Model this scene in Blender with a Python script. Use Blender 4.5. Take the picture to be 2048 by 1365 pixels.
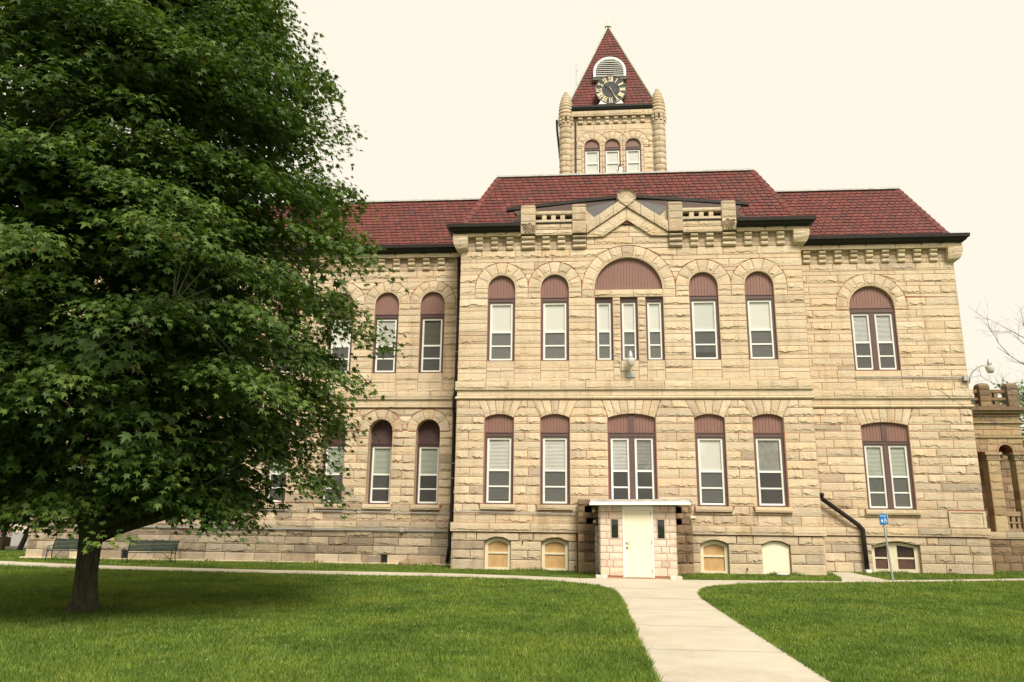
import bpy, math, random
import numpy as np
from mathutils import Vector, Matrix
from mathutils.geometry import tessellate_polygon

for _o in list(bpy.data.objects):
    bpy.data.objects.remove(_o)
SC = bpy.context.scene
COL = SC.collection
R = math.radians

# ------------------------------------------------------------------ camera
def camera_basis(yaw, pitch, roll):
    f = Vector((math.sin(yaw)*math.cos(pitch), math.cos(yaw)*math.cos(pitch), math.sin(pitch)))
    r = Vector((math.cos(yaw), -math.sin(yaw), 0))
    u = r.cross(f)
    return math.cos(roll)*r+math.sin(roll)*u, -math.sin(roll)*r+math.cos(roll)*u, f
cam_r, cam_u, cam_f = camera_basis(R(-5.279), R(13.154), R(0.697))
CAM = Vector((-1.849, -28.8, 1.692))
cd = bpy.data.cameras.new('camera')
cd.sensor_width = 36.0
cd.lens = 1534.1*36.0/2048.0
cd.clip_start = 0.1
cd.clip_end = 2000
cam = bpy.data.objects.new('camera', cd)
COL.objects.link(cam)
cam.matrix_world = Matrix(((cam_r.x, cam_u.x, -cam_f.x, CAM.x), (cam_r.y, cam_u.y, -cam_f.y, CAM.y), (cam_r.z, cam_u.z, -cam_f.z, CAM.z), (0, 0, 0, 1)))
SC.camera = cam

# ------------------------------------------------------------------ overcast sky, veiled sun, exposure
SUN_EL, SUN_AZ = 50.0, 157.0          # azimuth measured clockwise from +Y (north)
w = bpy.data.worlds.new('World')
SC.world = w
w.use_nodes = True
nt = w.node_tree
nt.nodes.clear()
sky = nt.nodes.new('ShaderNodeTexSky')
sky.sky_type = 'NISHITA'
sky.sun_disc = False
sky.sun_elevation = R(SUN_EL)
sky.sun_rotation = R(SUN_AZ)
sky.dust_density = 8.0
bg1 = nt.nodes.new('ShaderNodeBackground')
nt.links.new(sky.outputs[0], bg1.inputs[0])
bg1.inputs[1].default_value = 0.003
bg2 = nt.nodes.new('ShaderNodeBackground')
bg2.inputs[0].default_value = (1.0, 0.925, 0.775, 1)
bg2.inputs[1].default_value = 0.292
adds = nt.nodes.new('ShaderNodeAddShader')
wo = nt.nodes.new('ShaderNodeOutputWorld')
nt.links.new(bg1.outputs[0], adds.inputs[0])
nt.links.new(bg2.outputs[0], adds.inputs[1])
nt.links.new(adds.outputs[0], wo.inputs[0])

sl = bpy.data.lights.new('sun', 'SUN')
sl.energy = 1.5
sl.angle = R(25)
sl.color = (1.0, 0.93, 0.80)
sun = bpy.data.objects.new('sun', sl)
COL.objects.link(sun)
az, el = R(SUN_AZ), R(SUN_EL)
to_sun = Vector((math.sin(az)*math.cos(el), math.cos(az)*math.cos(el), math.sin(el)))
sun.rotation_euler = to_sun.to_track_quat('Z', 'Y').to_euler()
sun.location = (0, -40, 40)

vs = SC.view_settings
vs.view_transform = 'Standard'
vs.look = 'None'
vs.gamma = 1.0
vs.exposure = 1.78
SC.cycles.use_denoising = True
SC.cycles.max_bounces = 6
SC.cycles.transparent_max_bounces = 12

G = -0.08          # level of the lawn
random.seed(7)
RNG = np.random.default_rng(11)

# ------------------------------------------------------------------ materials
MATS = {}
class NT:
    def __init__(s, name):
        s.m = bpy.data.materials.new(name); s.m.use_nodes = True
        s.t = s.m.node_tree; s.t.nodes.clear()
        s.out = s.n('OutputMaterial')
        MATS[name] = s.m
    def n(s, ty, **kw):
        x = s.t.nodes.new('ShaderNode'+ty)
        for k, v in kw.items(): setattr(x, k, v)
        return x
    def l(s, a, b): s.t.links.new(a, b)
    def noise(s, vec, scale, detail=4, rough=.55):
        x = s.n('TexNoise'); x.inputs['Scale'].default_value = scale
        x.inputs['Detail'].default_value = detail; x.inputs['Roughness'].default_value = rough
        if vec is not None: s.l(vec, x.inputs['Vector'])
        return x.outputs['Fac']
    def ramp(s, fac, stops, interp='LINEAR'):
        x = s.n('ValToRGB'); cr = x.color_ramp; cr.interpolation = interp
        while len(cr.elements) < len(stops): cr.elements.new(.5)
        for e, (p, c) in zip(cr.elements, stops):
            e.position = p; e.color = (*c, 1) if len(c) == 3 else c
        s.l(fac, x.inputs[0]); return x.outputs[0]
    def mixc(s, fac, a, b, mode='MIX'):
        x = s.n('MixRGB', blend_type=mode)
        for i, v in ((0, fac), (1, a), (2, b)):
            if isinstance(v, (int, float)): x.inputs[i].default_value = v
            elif isinstance(v, tuple): x.inputs[i].default_value = (*v, 1)
            else: s.l(v, x.inputs[i])
        return x.outputs[0]
    def math(s, op, a, b=None):
        x = s.n('Math', operation=op)
        for i, v in ((0, a), (1, b)):
            if v is None: continue
            if isinstance(v, (int, float)): x.inputs[i].default_value = v
            else: s.l(v, x.inputs[i])
        return x.outputs[0]
    def pos(s, scale=None):
        g = s.n('NewGeometry')
        if scale is None: return g.outputs['Position']
        m = s.n('Mapping'); m.inputs['Scale'].default_value = scale
        s.l(g.outputs['Position'], m.inputs['Vector']); return m.outputs[0]
    def tint(s):
        a = s.n('Attribute'); a.attribute_name = 'tint'; return a.outputs['Fac']
    def bump(s, h, strength, dist):
        b = s.n('Bump'); b.inputs['Strength'].default_value = strength; b.inputs['Distance'].default_value = dist
        s.l(h, b.inputs['Height']); return b.outputs[0]
    def pbr(s, col, rough=.8, bump=None, metal=0., spec=.4, **kw):
        p = s.n('BsdfPrincipled')
        if isinstance(col, tuple): p.inputs['Base Color'].default_value = (*col, 1)
        else: s.l(col, p.inputs['Base Color'])
        if isinstance(rough, (int, float)): p.inputs['Roughness'].default_value = rough
        else: s.l(rough, p.inputs['Roughness'])
        p.inputs['Metallic'].default_value = metal
        p.inputs['Specular IOR Level'].default_value = spec
        if bump is not None: s.l(bump, p.inputs['Normal'])
        s.l(p.outputs[0], s.out.inputs[0]); return p

def stone_material(name, stops, warm, stain, bumpd=.012):
    s = NT(name)
    t = s.tint()
    base = s.ramp(t, stops)
    hue = s.math('FRACT', s.math('MULTIPLY', t, 41.7))
    base = s.mixc(1., base, s.ramp(hue, [(0, (1.02, .97, .91)), (.35, (1, 1, 1)), (.7, (1, 1, 1)), (1, (.97, .99, 1.02))]), 'MULTIPLY')
    n1 = s.noise(s.pos(), 2.2, 5)
    n2 = s.noise(s.pos((1.3, 1.3, 11)), 1.4, 6, .65)
    n3 = s.noise(s.pos(), 26, 4, .6)
    c = s.mixc(1.0, base, s.ramp(n2, [(.25, (.84, .82, .79)), (.55, (1, 1, 1)), (.8, (1.08, 1.06, 1.02))]), 'MULTIPLY')
    c = s.mixc(s.ramp(n1, [(.52, (0, 0, 0)), (.78, (.55, .55, .55))]), c, warm)
    n4 = s.noise(s.pos((.9, .9, .35)), .9, 6, .7)
    c = s.mixc(s.ramp(n4, [(.56, (0, 0, 0)), (.70, (.9, .9, .9))]), c, stain, 'MULTIPLY')
    c = s.mixc(1.0, c, s.ramp(n3, [(.3, (.88, .88, .88)), (.7, (1.06, 1.06, 1.06))]), 'MULTIPLY')
    n6 = s.noise(s.pos((3.5, 3.5, .28)), 1.0, 5, .6)
    c = s.mixc(1.0, c, s.ramp(n6, [(.35, (1.04, 1.035, 1.03)), (.55, (1, 1, 1)), (.75, (.80, .775, .74))]), 'MULTIPLY')
    h = s.math('ADD', s.noise(s.pos((1, 1, 1.8)), 9, 6, .62), s.math('MULTIPLY', n3, .35))
    s.pbr(c, .92, s.bump(h, .8, bumpd*2.2), spec=.15)
    return s
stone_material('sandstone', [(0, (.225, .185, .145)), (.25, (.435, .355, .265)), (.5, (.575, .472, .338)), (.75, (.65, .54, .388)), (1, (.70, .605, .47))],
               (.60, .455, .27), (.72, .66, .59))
stone_material('brown_sandstone', [(0, (.15, .105, .07)), (.3, (.24, .175, .115)), (.6, (.34, .255, .16)), (1, (.46, .36, .225))],
               (.36, .215, .10), (.55, .5, .45))
stone_material('pink_block', [(0, (.42, .31, .24)), (.4, (.63, .52, .425)), (1, (.73, .62, .52))], (.66, .52, .41), (.75, .70, .66), .006)
s = NT('mortar')
s.pbr(s.ramp(s.noise(s.pos(), 6, 3), [(.3, (.25, .095, .06)), (.7, (.32, .14, .095))]), .95, spec=.1)
s = NT('roof_shingle')
c = s.ramp(s.tint(), [(0, (.085, .036, .037)), (.2, (.105, .037, .034)), (.5, (.132, .037, .031)), (.8, (.16, .044, .036)), (1, (.19, .06, .048))])
n = s.noise(s.pos(), 18, 5)
c = s.mixc(1., c, s.ramp(n, [(.3, (.8, .8, .8)), (.7, (1.15, 1.12, 1.1))]), 'MULTIPLY')
c = s.mixc(s.ramp(s.noise(s.pos((1, 1, .5)), .7, 5), [(.55, (0, 0, 0)), (.8, (.5, .5, .5))]), c, (.12, .06, .06))
s.pbr(c, .75, s.bump(n, .3, .01), spec=.3)
s = NT('roof_backing'); s.pbr((.035, .034, .036), .9)

def paint(name, col, rough=.5, var=.12, bumps=.15, spec=.4, metal=0.):
    s = NT(name)
    n = s.noise(s.pos(), 5, 6, .65)
    c = s.mixc(1., tuple(col), s.ramp(n, [(.3, (1-var,)*3), (.7, (1+var*.5,)*3)]), 'MULTIPLY')
    s.pbr(c, s.ramp(n, [(.3, (rough*.8,)*3), (.7, (min(1, rough*1.2),)*3)]), s.bump(s.noise(s.pos(), 40, 3), bumps, .004), metal, spec)
    return s
paint('gutter_metal', (.022, .018, .0155), .45, spec=.25)
paint('flashing_metal', (.075, .050, .040), .6, .25, spec=.2)
paint('gray_flashing', (.085, .08, .078), .55, .25, spec=.25)
paint('panel_brown', (.235, .125, .102), .6)
paint('frame_brown', (.115, .068, .064), .55)
paint('dark_frame_brown', (.085, .045, .045), .55)
paint('white_paint', (.78, .77, .73), .45, .06)
paint('cream_paint', (.80, .72, .56), .5, .05)
paint('cream_frame', (.68, .62, .45), .5, .08)
paint('ridge_metal', (.50, .49, .46), .45, .35)
paint('copper_green', (.42, .47, .40), .6, .25)
paint('plywood', (.52, .33, .15), .7, .2)
paint('red_board', (.105, .052, .038), .7, .3)
paint('dark_board', (.045, .028, .025), .3, .4)
paint('clock_black', (.085, .085, .09), .7, .6, spec=.2)
paint('clock_gold', (.80, .70, .48), .5, .08)
paint('clock_hand', (.34, .28, .20), .5, .3)
paint('black_void', (.006, .006, .006), .9)
paint('steel', (.42, .43, .43), .45, .15, metal=.3)
paint('brass', (.30, .23, .12), .4, metal=.7)
paint('bench_green', (.008, .034, .028), .45, .3, spec=.25)
paint('sign_blue', (.01, .16, .52), .4, .05)
paint('sign_white', (.80, .80, .78), .4, .03)
paint('lamp_globe', (.55, .535, .49), .35, .05)
paint('flower_pink', (.62, .14, .32), .7, .3)
paint('planter_brown', (.10, .06, .045), .8, .2)
paint('pale_stucco', (.62, .54, .42), .9, .12)
paint('far_glass', (.10, .11, .12), .2, .2)
paint('asphalt', (.22, .215, .205), .9, .15)
paint('white_rock', (.58, .55, .49), .85, .3)
paint('efflorescence', (.55, .53, .48), .9, .5)
paint('blind_white', (.66, .645, .60), .8, .04)
paint('blind_gray', (.58, .575, .555), .8, .05)
paint('blind_green', (.44, .47, .40), .8, .06)
paint('blind_dark', (.17, .155, .12), .8, .06)
paint('curtain_or_reflection_gray', (.30, .29, .27), .9, .25)
paint('interior', (.10, .095, .085), .9)

s = NT('concrete')
n = s.noise(s.pos(), 1.1, 8, .7); n2 = s.noise(s.pos(), 60, 3); n5 = s.noise(s.pos(), .35, 6, .7)
c = s.mixc(1., s.ramp(n, [(.3, (.42, .375, .30)), (.7, (.515, .465, .375))]), s.ramp(n2, [(.3, (.85,)*3), (.7, (1.08,)*3)]), 'MULTIPLY')
c = s.mixc(s.ramp(n5, [(.5, (0,)*3), (.72, (.8,)*3)]), c, (.80, .78, .74), 'MULTIPLY')
s.pbr(c, .9, s.bump(n2, .3, .004), spec=.2)

s = NT('lawn')
n = s.noise(s.pos(), .45, 6, .6); n2 = s.noise(s.pos(), 12, 4)
c = s.mixc(1., s.ramp(n, [(.3, (.055, .098, .014)), (.7, (.09, .155, .022))]), s.ramp(n2, [(.3, (.55,)*3), (.7, (1.2,)*3)]), 'MULTIPLY')
s.pbr(c, .95, s.bump(n2, .6, .03), spec=.1)

def leafy(name, stops, trans=.35, spec=.35, patch=None):
    s = NT(name)
    c = s.ramp(s.tint(), stops)
    if patch:
        n = s.noise(s.pos((1, 1, 0)), .5, 5, .62)
        c = s.mixc(1., c, s.ramp(n, patch), 'MULTIPLY')
        n = s.noise(s.pos((1, 1, 0)), 2.6, 3, .55)
        c = s.mixc(1., c, s.ramp(n, [(.3, (.72, .74, .7)), (.7, (1.22, 1.18, 1.1))]), 'MULTIPLY')
    p = s.n('BsdfPrincipled'); s.l(c, p.inputs['Base Color'])
    p.inputs['Roughness'].default_value = .55; p.inputs['Specular IOR Level'].default_value = spec
    t = s.n('BsdfTranslucent'); s.l(s.mixc(1., c, (1.2, 1.25, .6), 'MULTIPLY'), t.inputs[0])
    m = s.n('MixShader'); m.inputs[0].default_value = trans
    s.l(p.outputs[0], m.inputs[1]); s.l(t.outputs[0], m.inputs[2]); s.l(m.outputs[0], s.out.inputs[0])
leafy('grass_blade', [(0, (.080, .126, .020)), (.5, (.142, .222, .038)), (.9, (.215, .300, .062)), (1, (.30, .28, .11))], .3, .2,
      [(.3, (.52, .62, .52)), (.5, (1, 1, 1)), (.7, (1.45, 1.24, 1.05))])
leafy('maple_leaf', [(0, (.030, .062, .012)), (.5, (.064, .114, .020)), (.93, (.140, .200, .036)), (.97, (.16, .18, .04)), (1, (.16, .07, .03))], .3, .3)
leafy('bright_leaf', [(0, (.07, .13, .02)), (1, (.16, .25, .05))], .35)
s = NT('bark')
n = s.noise(s.pos((6, 6, .9)), 3.5, 6, .65)
c = s.mixc(s.ramp(s.noise(s.pos(), 1.6, 4), [(.45, (0,)*3), (.7, (.6,)*3)]), s.ramp(n, [(.3, (.032, .028, .020)), (.7, (.13, .115, .080))]), (.075, .092, .042))
s.pbr(c, .95, s.bump(n, 1., .05), spec=.1)
s = NT('twig_bark'); s.pbr((.10, .095, .11), .9, spec=.1)
leafy('far_leaf', [(0, (.02, .045, .012)), (1, (.06, .10, .025))], .2)

s = NT('window_glass')
fr = s.n('Fresnel'); fr.inputs[0].default_value = 1.52
gl = s.n('BsdfGlossy'); gl.inputs['Roughness'].default_value = .015
s.l(s.bump(s.noise(s.pos(), 1.3, 2), .04, .05), gl.inputs['Normal'])
tr = s.n('BsdfTransparent'); tr.inputs[0].default_value = (.985, .99, .985, 1)
geo = s.n('NewGeometry')
m = s.n('MixShader'); s.l(s.math('MULTIPLY', s.math('MULTIPLY', fr.outputs[0], s.math('SUBTRACT', 1., geo.outputs['Backfacing'])), 2.0), m.inputs[0]); s.l(tr.outputs[0], m.inputs[1]); s.l(gl.outputs[0], m.inputs[2]); s.l(m.outputs[0], s.out.inputs[0])
s = NT('insect_screen')
p = s.n('BsdfPrincipled'); p.inputs['Base Color'].default_value = (.10, .10, .10, 1); p.inputs['Roughness'].default_value = .7
tr = s.n('BsdfTransparent')
m = s.n('MixShader'); m.inputs[0].default_value = .36; s.l(tr.outputs[0], m.inputs[1]); s.l(p.outputs[0], m.inputs[2]); s.l(m.outputs[0], s.out.inputs[0])

# ------------------------------------------------------------------ mesh helpers
def wloc(o):
    v = Vector((0, 0, 0))
    while o is not None:
        v = v+o.location; o = o.parent
    return v
def put(name, me, parent=None, loc=(0, 0, 0), label=None, cat=None, group=None, kind=None):
    o = bpy.data.objects.new(name, me); COL.objects.link(o)
    if parent is not None: o.parent = parent
    o.location = Vector(loc)-(wloc(parent) if parent is not None else Vector((0, 0, 0)))
    for k, v in (('label', label), ('category', cat), ('group', group), ('kind', kind)):
        if v: o[k] = v
    return o
def thing(name, loc, label, cat, group=None):
    o = put(name, None, None, loc, label, cat, group); o.empty_display_size = .3
    return o

class MB:
    def __init__(s): s.v = []; s.f = []; s.m = []; s.t = []
    def add(s, vs, fs, mat=0, tint=.5):
        b = len(s.v); s.v.extend(vs)
        for f in fs: s.f.append([b+i for i in f]); s.m.append(mat); s.t.append(tint)
        return s
    def box(s, x0, x1, y0, y1, z0, z1, mat=0, tint=.5, fr=None):
        if fr is None: fr = lambda x, y, z: (x, y, z)
        vs = [fr(x, y, z) for x in (x0, x1) for y in (y0, y1) for z in (z0, z1)]
        return s.add(vs, [(0, 1, 3, 2), (4, 6, 7, 5), (0, 4, 5, 1), (2, 3, 7, 6), (0, 2, 6, 4), (1, 5, 7, 3)], mat, tint)
    def prism(s, poly, d0, d1, fr, mat=0, tint=.5):
        n = len(poly)
        vs = [fr(x, d0, z) for x, z in poly]+[fr(x, d1, z) for x, z in poly]
        tri = tessellate_polygon([[Vector((x, z, 0)) for x, z in poly]])
        fs = [tuple(t) for t in tri]+[tuple(n+i for i in t) for t in tri]
        fs += [(i, (i+1) % n, n+(i+1) % n, n+i) for i in range(n)]
        return s.add(vs, fs, mat, tint)
    def extrude(s, prof, path, mat=0, tint=.5, up=Vector((0, 0, 1))):
        """prof: (out, z) points; path: list of (point, outward dir)"""
        k = len(prof); vs = []; fs = []
        for p, o in path:
            vs += [tuple(Vector(p)+Vector(o)*a+up*b) for a, b in prof]
        for i in range(len(path)-1):
            for j in range(k):
                j2 = (j+1) % k
                fs.append((i*k+j, i*k+j2, (i+1)*k+j2, (i+1)*k+j))
        fs.append(tuple(range(k))); fs.append(tuple((len(path)-1)*k+j for j in reversed(range(k))))
        return s.add(vs, fs, mat, tint)
    def tube(s, pts, rad, n=8, mat=0, tint=.5, cap=True):
        pts = [Vector(p) for p in pts]; vs = []; fs = []
        if isinstance(rad, (int, float)): rad = [rad]*len(pts)
        prev = None
        for i, p in enumerate(pts):
            d = (pts[min(i+1, len(pts)-1)]-pts[max(i-1, 0)])
            d = d.normalized() if d.length > 1e-9 else Vector((0, 0, 1))
            a = prev-d*prev.dot(d) if prev is not None else d.orthogonal()
            a = a.normalized() if a.length > 1e-6 else d.orthogonal().normalized()
            prev = a; b = d.cross(a)
            for k in range(n):
                t = 2*math.pi*k/n
                vs.append(tuple(p+(a*math.cos(t)+b*math.sin(t))*rad[i]))
        for i in range(len(pts)-1):
            for k in range(n):
                fs.append((i*n+k, i*n+(k+1) % n, (i+1)*n+(k+1) % n, (i+1)*n+k))
        if cap:
            fs.append(tuple(reversed(range(n)))); fs.append(tuple((len(pts)-1)*n+k for k in range(n)))
        return s.add(vs, fs, mat, tint)
    def lathe(s, prof, c, n=16, mat=0, tint=.5, a0=0., a1=2*math.pi):
        full = abs(a1-a0-2*math.pi) < 1e-6
        m = n if full else n+1; vs = []; fs = []
        for r, z in prof:
            for k in range(m):
                t = a0+(a1-a0)*k/n
                vs.append((c[0]+r*math.cos(t), c[1]+r*math.sin(t), c[2]+z))
        for i in range(len(prof)-1):
            for k in range(n):
                k2 = (k+1) % m
                fs.append((i*m+k, i*m+k2, (i+1)*m+k2, (i+1)*m+k))
        return s.add(vs, fs, mat, tint)
    def mesh(s, name, mats, off=(0, 0, 0), smooth=False):
        me = bpy.data.meshes.new(name)
        ox, oy, oz = off
        me.from_pydata([(x-ox, y-oy, z-oz) for x, y, z in s.v], [], s.f)
        for m in mats: me.materials.append(MATS[m])
        me.polygons.foreach_set('material_index', s.m)
        a = me.attributes.new('tint', 'FLOAT', 'FACE'); a.data.foreach_set('value', s.t)
        if smooth: me.polygons.foreach_set('use_smooth', [True]*len(s.f))
        me.update()
        return me
    def build(s, name, mats, parent=None, smooth=False, center=True, **kw):
        if isinstance(mats, str): mats = [mats]
        if center:
            a = np.array(s.v); c = (a.min(0)+a.max(0))/2; c[2] = a[:, 2].min()
            c = tuple(float(q) for q in c)
        else: c = (0, 0, 0)
        return put(name, s.mesh(name, mats, c, smooth), parent, c, **kw)

def np_mesh(name, V, F, tint, mat, parent=None, loc=(0, 0, 0), **kw):
    me = bpy.data.meshes.new(name)
    V = np.asarray(V, np.float32); F = np.asarray(F, np.int32); k = F.shape[1]
    me.vertices.add(len(V)); me.vertices.foreach_set('co', (V-np.array(loc, np.float32)).ravel())
    me.loops.add(F.size); me.loops.foreach_set('vertex_index', F.ravel())
    me.polygons.add(len(F)); me.polygons.foreach_set('loop_start', np.arange(0, F.size, k, dtype=np.int32))
    me.polygons.foreach_set('loop_total', np.full(len(F), k, np.int32))
    a = me.attributes.new('tint', 'FLOAT', 'FACE'); a.data.foreach_set('value', np.asarray(tint, np.float32))
    me.materials.append(MATS[mat]); me.update(calc_edges=True)
    return put(name, me, parent, loc, **kw)

def front(Yw): return lambda x, d, z: (x, Yw-d, z)
def rightw(Xw): return lambda y, d, z: (Xw+d, y, z)
def leftw(Xw): return lambda y, d, z: (Xw-d, -y, z)
# ------------------------------------------------------------------ masonry
JG = 0.0115        # half a joint
STONES = []        # every wall stone: (visible weight, verts, faces, tint, material, wall)
def rock(fr, P, wid, hgt, D, y0=0., rng=random, ledge=None, nu=None):
    if nu is None: nu = max(3, min(18, int(wid/.085)+1))
    D = D*min(1., hgt/.2)
    k1 = [rng.random() for _ in range(nu+1)]; k2 = [rng.random() for _ in range(nu+1)]
    base = rng.uniform(.14, .34) if ledge is None else ledge
    flat = rng.random(); bc, bs = rng.uniform(.15, .85), rng.uniform(.18, .6); drift = rng.uniform(-.22, .22)
    vs = []; NR = 6
    for i in range(nu+1):
        u = i/nu
        if 0 < i < nu: u += (rng.random()-.5)*.5/nu
        e = min(1., .12+min(u, 1-u)*wid/.09)
        d = D*.85*(.30+.70*k2[i])*e*(.30+.70*math.exp(-((u-bc)/bs)**2))
        vl = min(.62, max(.1, base+drift*(u-.5)+(k1[i]-.5)*.26))
        if flat < .28: d *= .35
        rows = ((0, .003), (vl-.055, .010+.12*d), (vl, .010+d), (vl+(1-vl)*.45, .010+.72*d), (.93, .010+.30*d), (1, .003))
        for v, dd in rows:
            x, z = P(u, max(0., min(1., v)))
            vs.append(fr(x, y0+dd, z))
    fs = []
    for i in range(nu):
        for j in range(NR-1):
            fs.append((i*NR+j, (i+1)*NR+j, (i+1)*NR+j+1, i*NR+j+1))
    loop = [i*NR for i in range(nu+1)]+[nu*NR+j for j in range(1, NR)]+[i*NR+NR-1 for i in range(nu-1, -1, -1)]+[j for j in range(NR-2, 0, -1)]
    uv = [(i/nu, 0) for i in range(nu+1)]+[(1, None)]*(NR-1)+[(i/nu, 1) for i in range(nu-1, -1, -1)]+[(0, None)]*(NR-2)
    b = len(vs); back = min(0., -.02)
    rowsv = (0, .2, .3, .6, .93, 1)
    q = 0
    for idx in loop:
        i, j = divmod(idx, NR)
        x, y, z = vs[idx]
        # push straight back into the wall: rebuild the point at depth `back`
        f0 = fr(0, 0, 0); f1 = fr(0, 1, 0)
        n = (f1[0]-f0[0], f1[1]-f0[1], f1[2]-f0[2])
        dd = (x-f0[0])*n[0]+(y-f0[1])*n[1]+(z-f0[2])*n[2]
        vs.append((x-n[0]*(dd-back), y-n[1]*(dd-back), z-n[2]*(dd-back)))
    L = len(loop)
    for k in range(L):
        k2_ = (k+1) % L
        fs.append((loop[k], b+k, b+k2_, loop[k2_]))
    return vs, fs
def slab(fr, P, nu=1, depth=.006, y0=0.):
    """smooth-faced stone: flat front, short sides into the wall"""
    vs = []
    for i in range(nu+1):
        for v in (0, 1):
            x, z = P(i/nu, v); vs.append(fr(x, y0+depth, z))
    fs = [(2*i, 2*i+2, 2*i+3, 2*i+1) for i in range(nu)]
    b = len(vs)
    for i in range(nu+1):
        for v in (0, 1):
            x, z = P(i/nu, v); vs.append(fr(x, -.02, z))
    for i in range(nu):
        fs.append((2*i, b+2*i, b+2*i+2, 2*i+2)); fs.append((2*i+1, 2*i+3, b+2*i+3, b+2*i+1))
    fs.append((0, 1, b+1, b)); fs.append((2*nu, b+2*nu, b+2*nu+1, 2*nu+1))
    return vs, fs

class Block:
    """a region of the wall that the coursed stones leave free: fn(x) -> (low, high) or None"""
    def __init__(s, x0, x1, fn): s.x0 = x0; s.x1 = x1; s.fn = fn
def b_rect(x0, x1, z0, z1): return Block(x0, x1, lambda x: (z0, z1))
def b_ring(cx, Rr, zs, zb): return Block(cx-Rr, cx+Rr, lambda x: (zb, zs+math.sqrt(max(0., Rr*Rr-(x-cx)**2))))
def b_wedge(cx, h1, z1, h2, z2, zb):
    def fn(x):
        a = abs(x-cx)
        if a <= h1: return (zb, z2)
        return (z1+(a-h1)/(h2-h1)*(z2-z1), z2)
    return Block(cx-h2, cx+h2, fn)

def lay(fr, x0, x1, rows, blocks, tint, D=.06, vis=None, mat='sandstone', wall=None, target=1.05, jit=.095):
    rng = random
    for ri, row in enumerate(rows):
        z0, z1, kind = row[:3]
        y0 = row[3] if len(row) > 3 else 0.
        xs = set(np.linspace(x0, x1, max(2, int((x1-x0)/.03))).tolist())
        for b in blocks:
            for e in (b.x0, b.x1):
                if x0 < e < x1: xs.add(e-1e-5); xs.add(e+1e-5)
        xs = sorted(xs); lo = []; hi = []
        for x in xs:
            a, t = z0, z1
            for b in blocks:
                if b.x0 < x < b.x1:
                    p, q = b.fn(x)
                    if q <= z0+1e-4 or p >= z1-1e-4: continue
                    if p <= z0+.03 and q >= z1-.03: a, t = z1, z0
                    elif p <= z0+.03: a = max(a, q)
                    elif q >= z1-.03: t = min(t, p)
                    elif p-z0 > z1-q: t = min(t, p)
                    else: a = max(a, q)
            lo.append(a); hi.append(t)
        runs = []; cur = None
        for i, x in enumerate(xs):
            if hi[i]-lo[i] > .045:
                if cur is None: cur = i
            elif cur is not None: runs.append((cur, i-1)); cur = None
        if cur is not None: runs.append((cur, len(xs)-1))
        X = np.array(xs); LO = np.array(lo); HI = np.array(hi)
        for ia, ib in runs:
            xa, xb = xs[ia], xs[ib]; L = xb-xa
            if L < .05: continue
            tg = target*(1.35 if kind == 'smooth' else 1.)
            if L < 1.45*tg and L > .62:
                cuts = [xa, xb] if (ri+(kind == 'smooth')) % 2 == 0 else [xa, xa+L*rng.uniform(.42, .58), xb]
            elif L <= .62: cuts = [xa, xb]
            else:
                cuts = [xa]
                first = tg*(rng.uniform(.25, .55) if ri % 2 else rng.uniform(.7, 1.1))
                x = xa+first
                while x < xb-tg*.42:
                    cuts.append(x); x += tg*rng.uniform(.62, 1.35)
                cuts.append(xb)
            for c0, c1 in zip(cuts[:-1], cuts[1:]):
                g = JG
                a0, a1 = c0+g, c1-g
                if a1-a0 < .03: continue
                sel = (X >= a0) & (X <= a1)
                vary = sel.any() and (LO[sel].max()-LO[sel].min() > .004 or HI[sel].max()-HI[sel].min() > .004)
                def P(u, v, a0=a0, a1=a1):
                    x = a0+(a1-a0)*u
                    b_ = float(np.interp(x, X[ia:ib+1], LO[ia:ib+1]))+JG; t_ = float(np.interp(x, X[ia:ib+1], HI[ia:ib+1]))-JG
                    if t_ < b_+.004: b_ = t_ = (b_+t_)/2; t_ += .002
                    return x, b_+(t_-b_)*v
                wd = a1-a0; ht = z1-z0-2*JG
                tt = min(1., max(0., (tint(( c0+c1)/2, z0) if callable(tint) else tint)+rng.gauss(0, jit)+(rng.choice((-.22, .22)) if rng.random() < .07 else 0)))
                if kind == 'smooth':
                    v_, f_ = slab(fr, P, max(1, int(wd/.08)) if vary else 1, rng.uniform(.003, .010), y0)
                    tt = min(1., tt+.06)
                else:
                    mh = float((HI[sel]-LO[sel]).mean()) if vary else ht
                    v_, f_ = rock(fr, P, wd, mh, D*rng.uniform(.6, 1.25), y0, nu=max(3, int(wd/.09)) if vary else None)
                ar = wd*ht*(vis((c0+c1)/2, (z0+z1)/2) if vis else 1.)
                STONES.append((ar, v_, f_, tt, mat, wall))

def ring_pts(cx, zs, r, n=20, a0=0., a1=math.pi):
    return [(cx+r*math.cos(a0+(a1-a0)*k/n), zs+r*math.sin(a0+(a1-a0)*k/n)) for k in range(n+1)]
def open_round(cx, h, z0, zs): return [(cx-h, z0), (cx+h, z0)]+ring_pts(cx, zs, h)
def seg_z(x, cx, h, zs, rise):
    t = (x-cx)/h; return zs+rise*(1-t*t)
def open_seg(cx, h, z0, zs, rise, n=12):
    return [(cx-h, z0), (cx+h, z0)]+[(cx+h-2*h*k/n, seg_z(cx+h-2*h*k/n, cx, h, zs, rise)) for k in range(n+1)]

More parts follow.
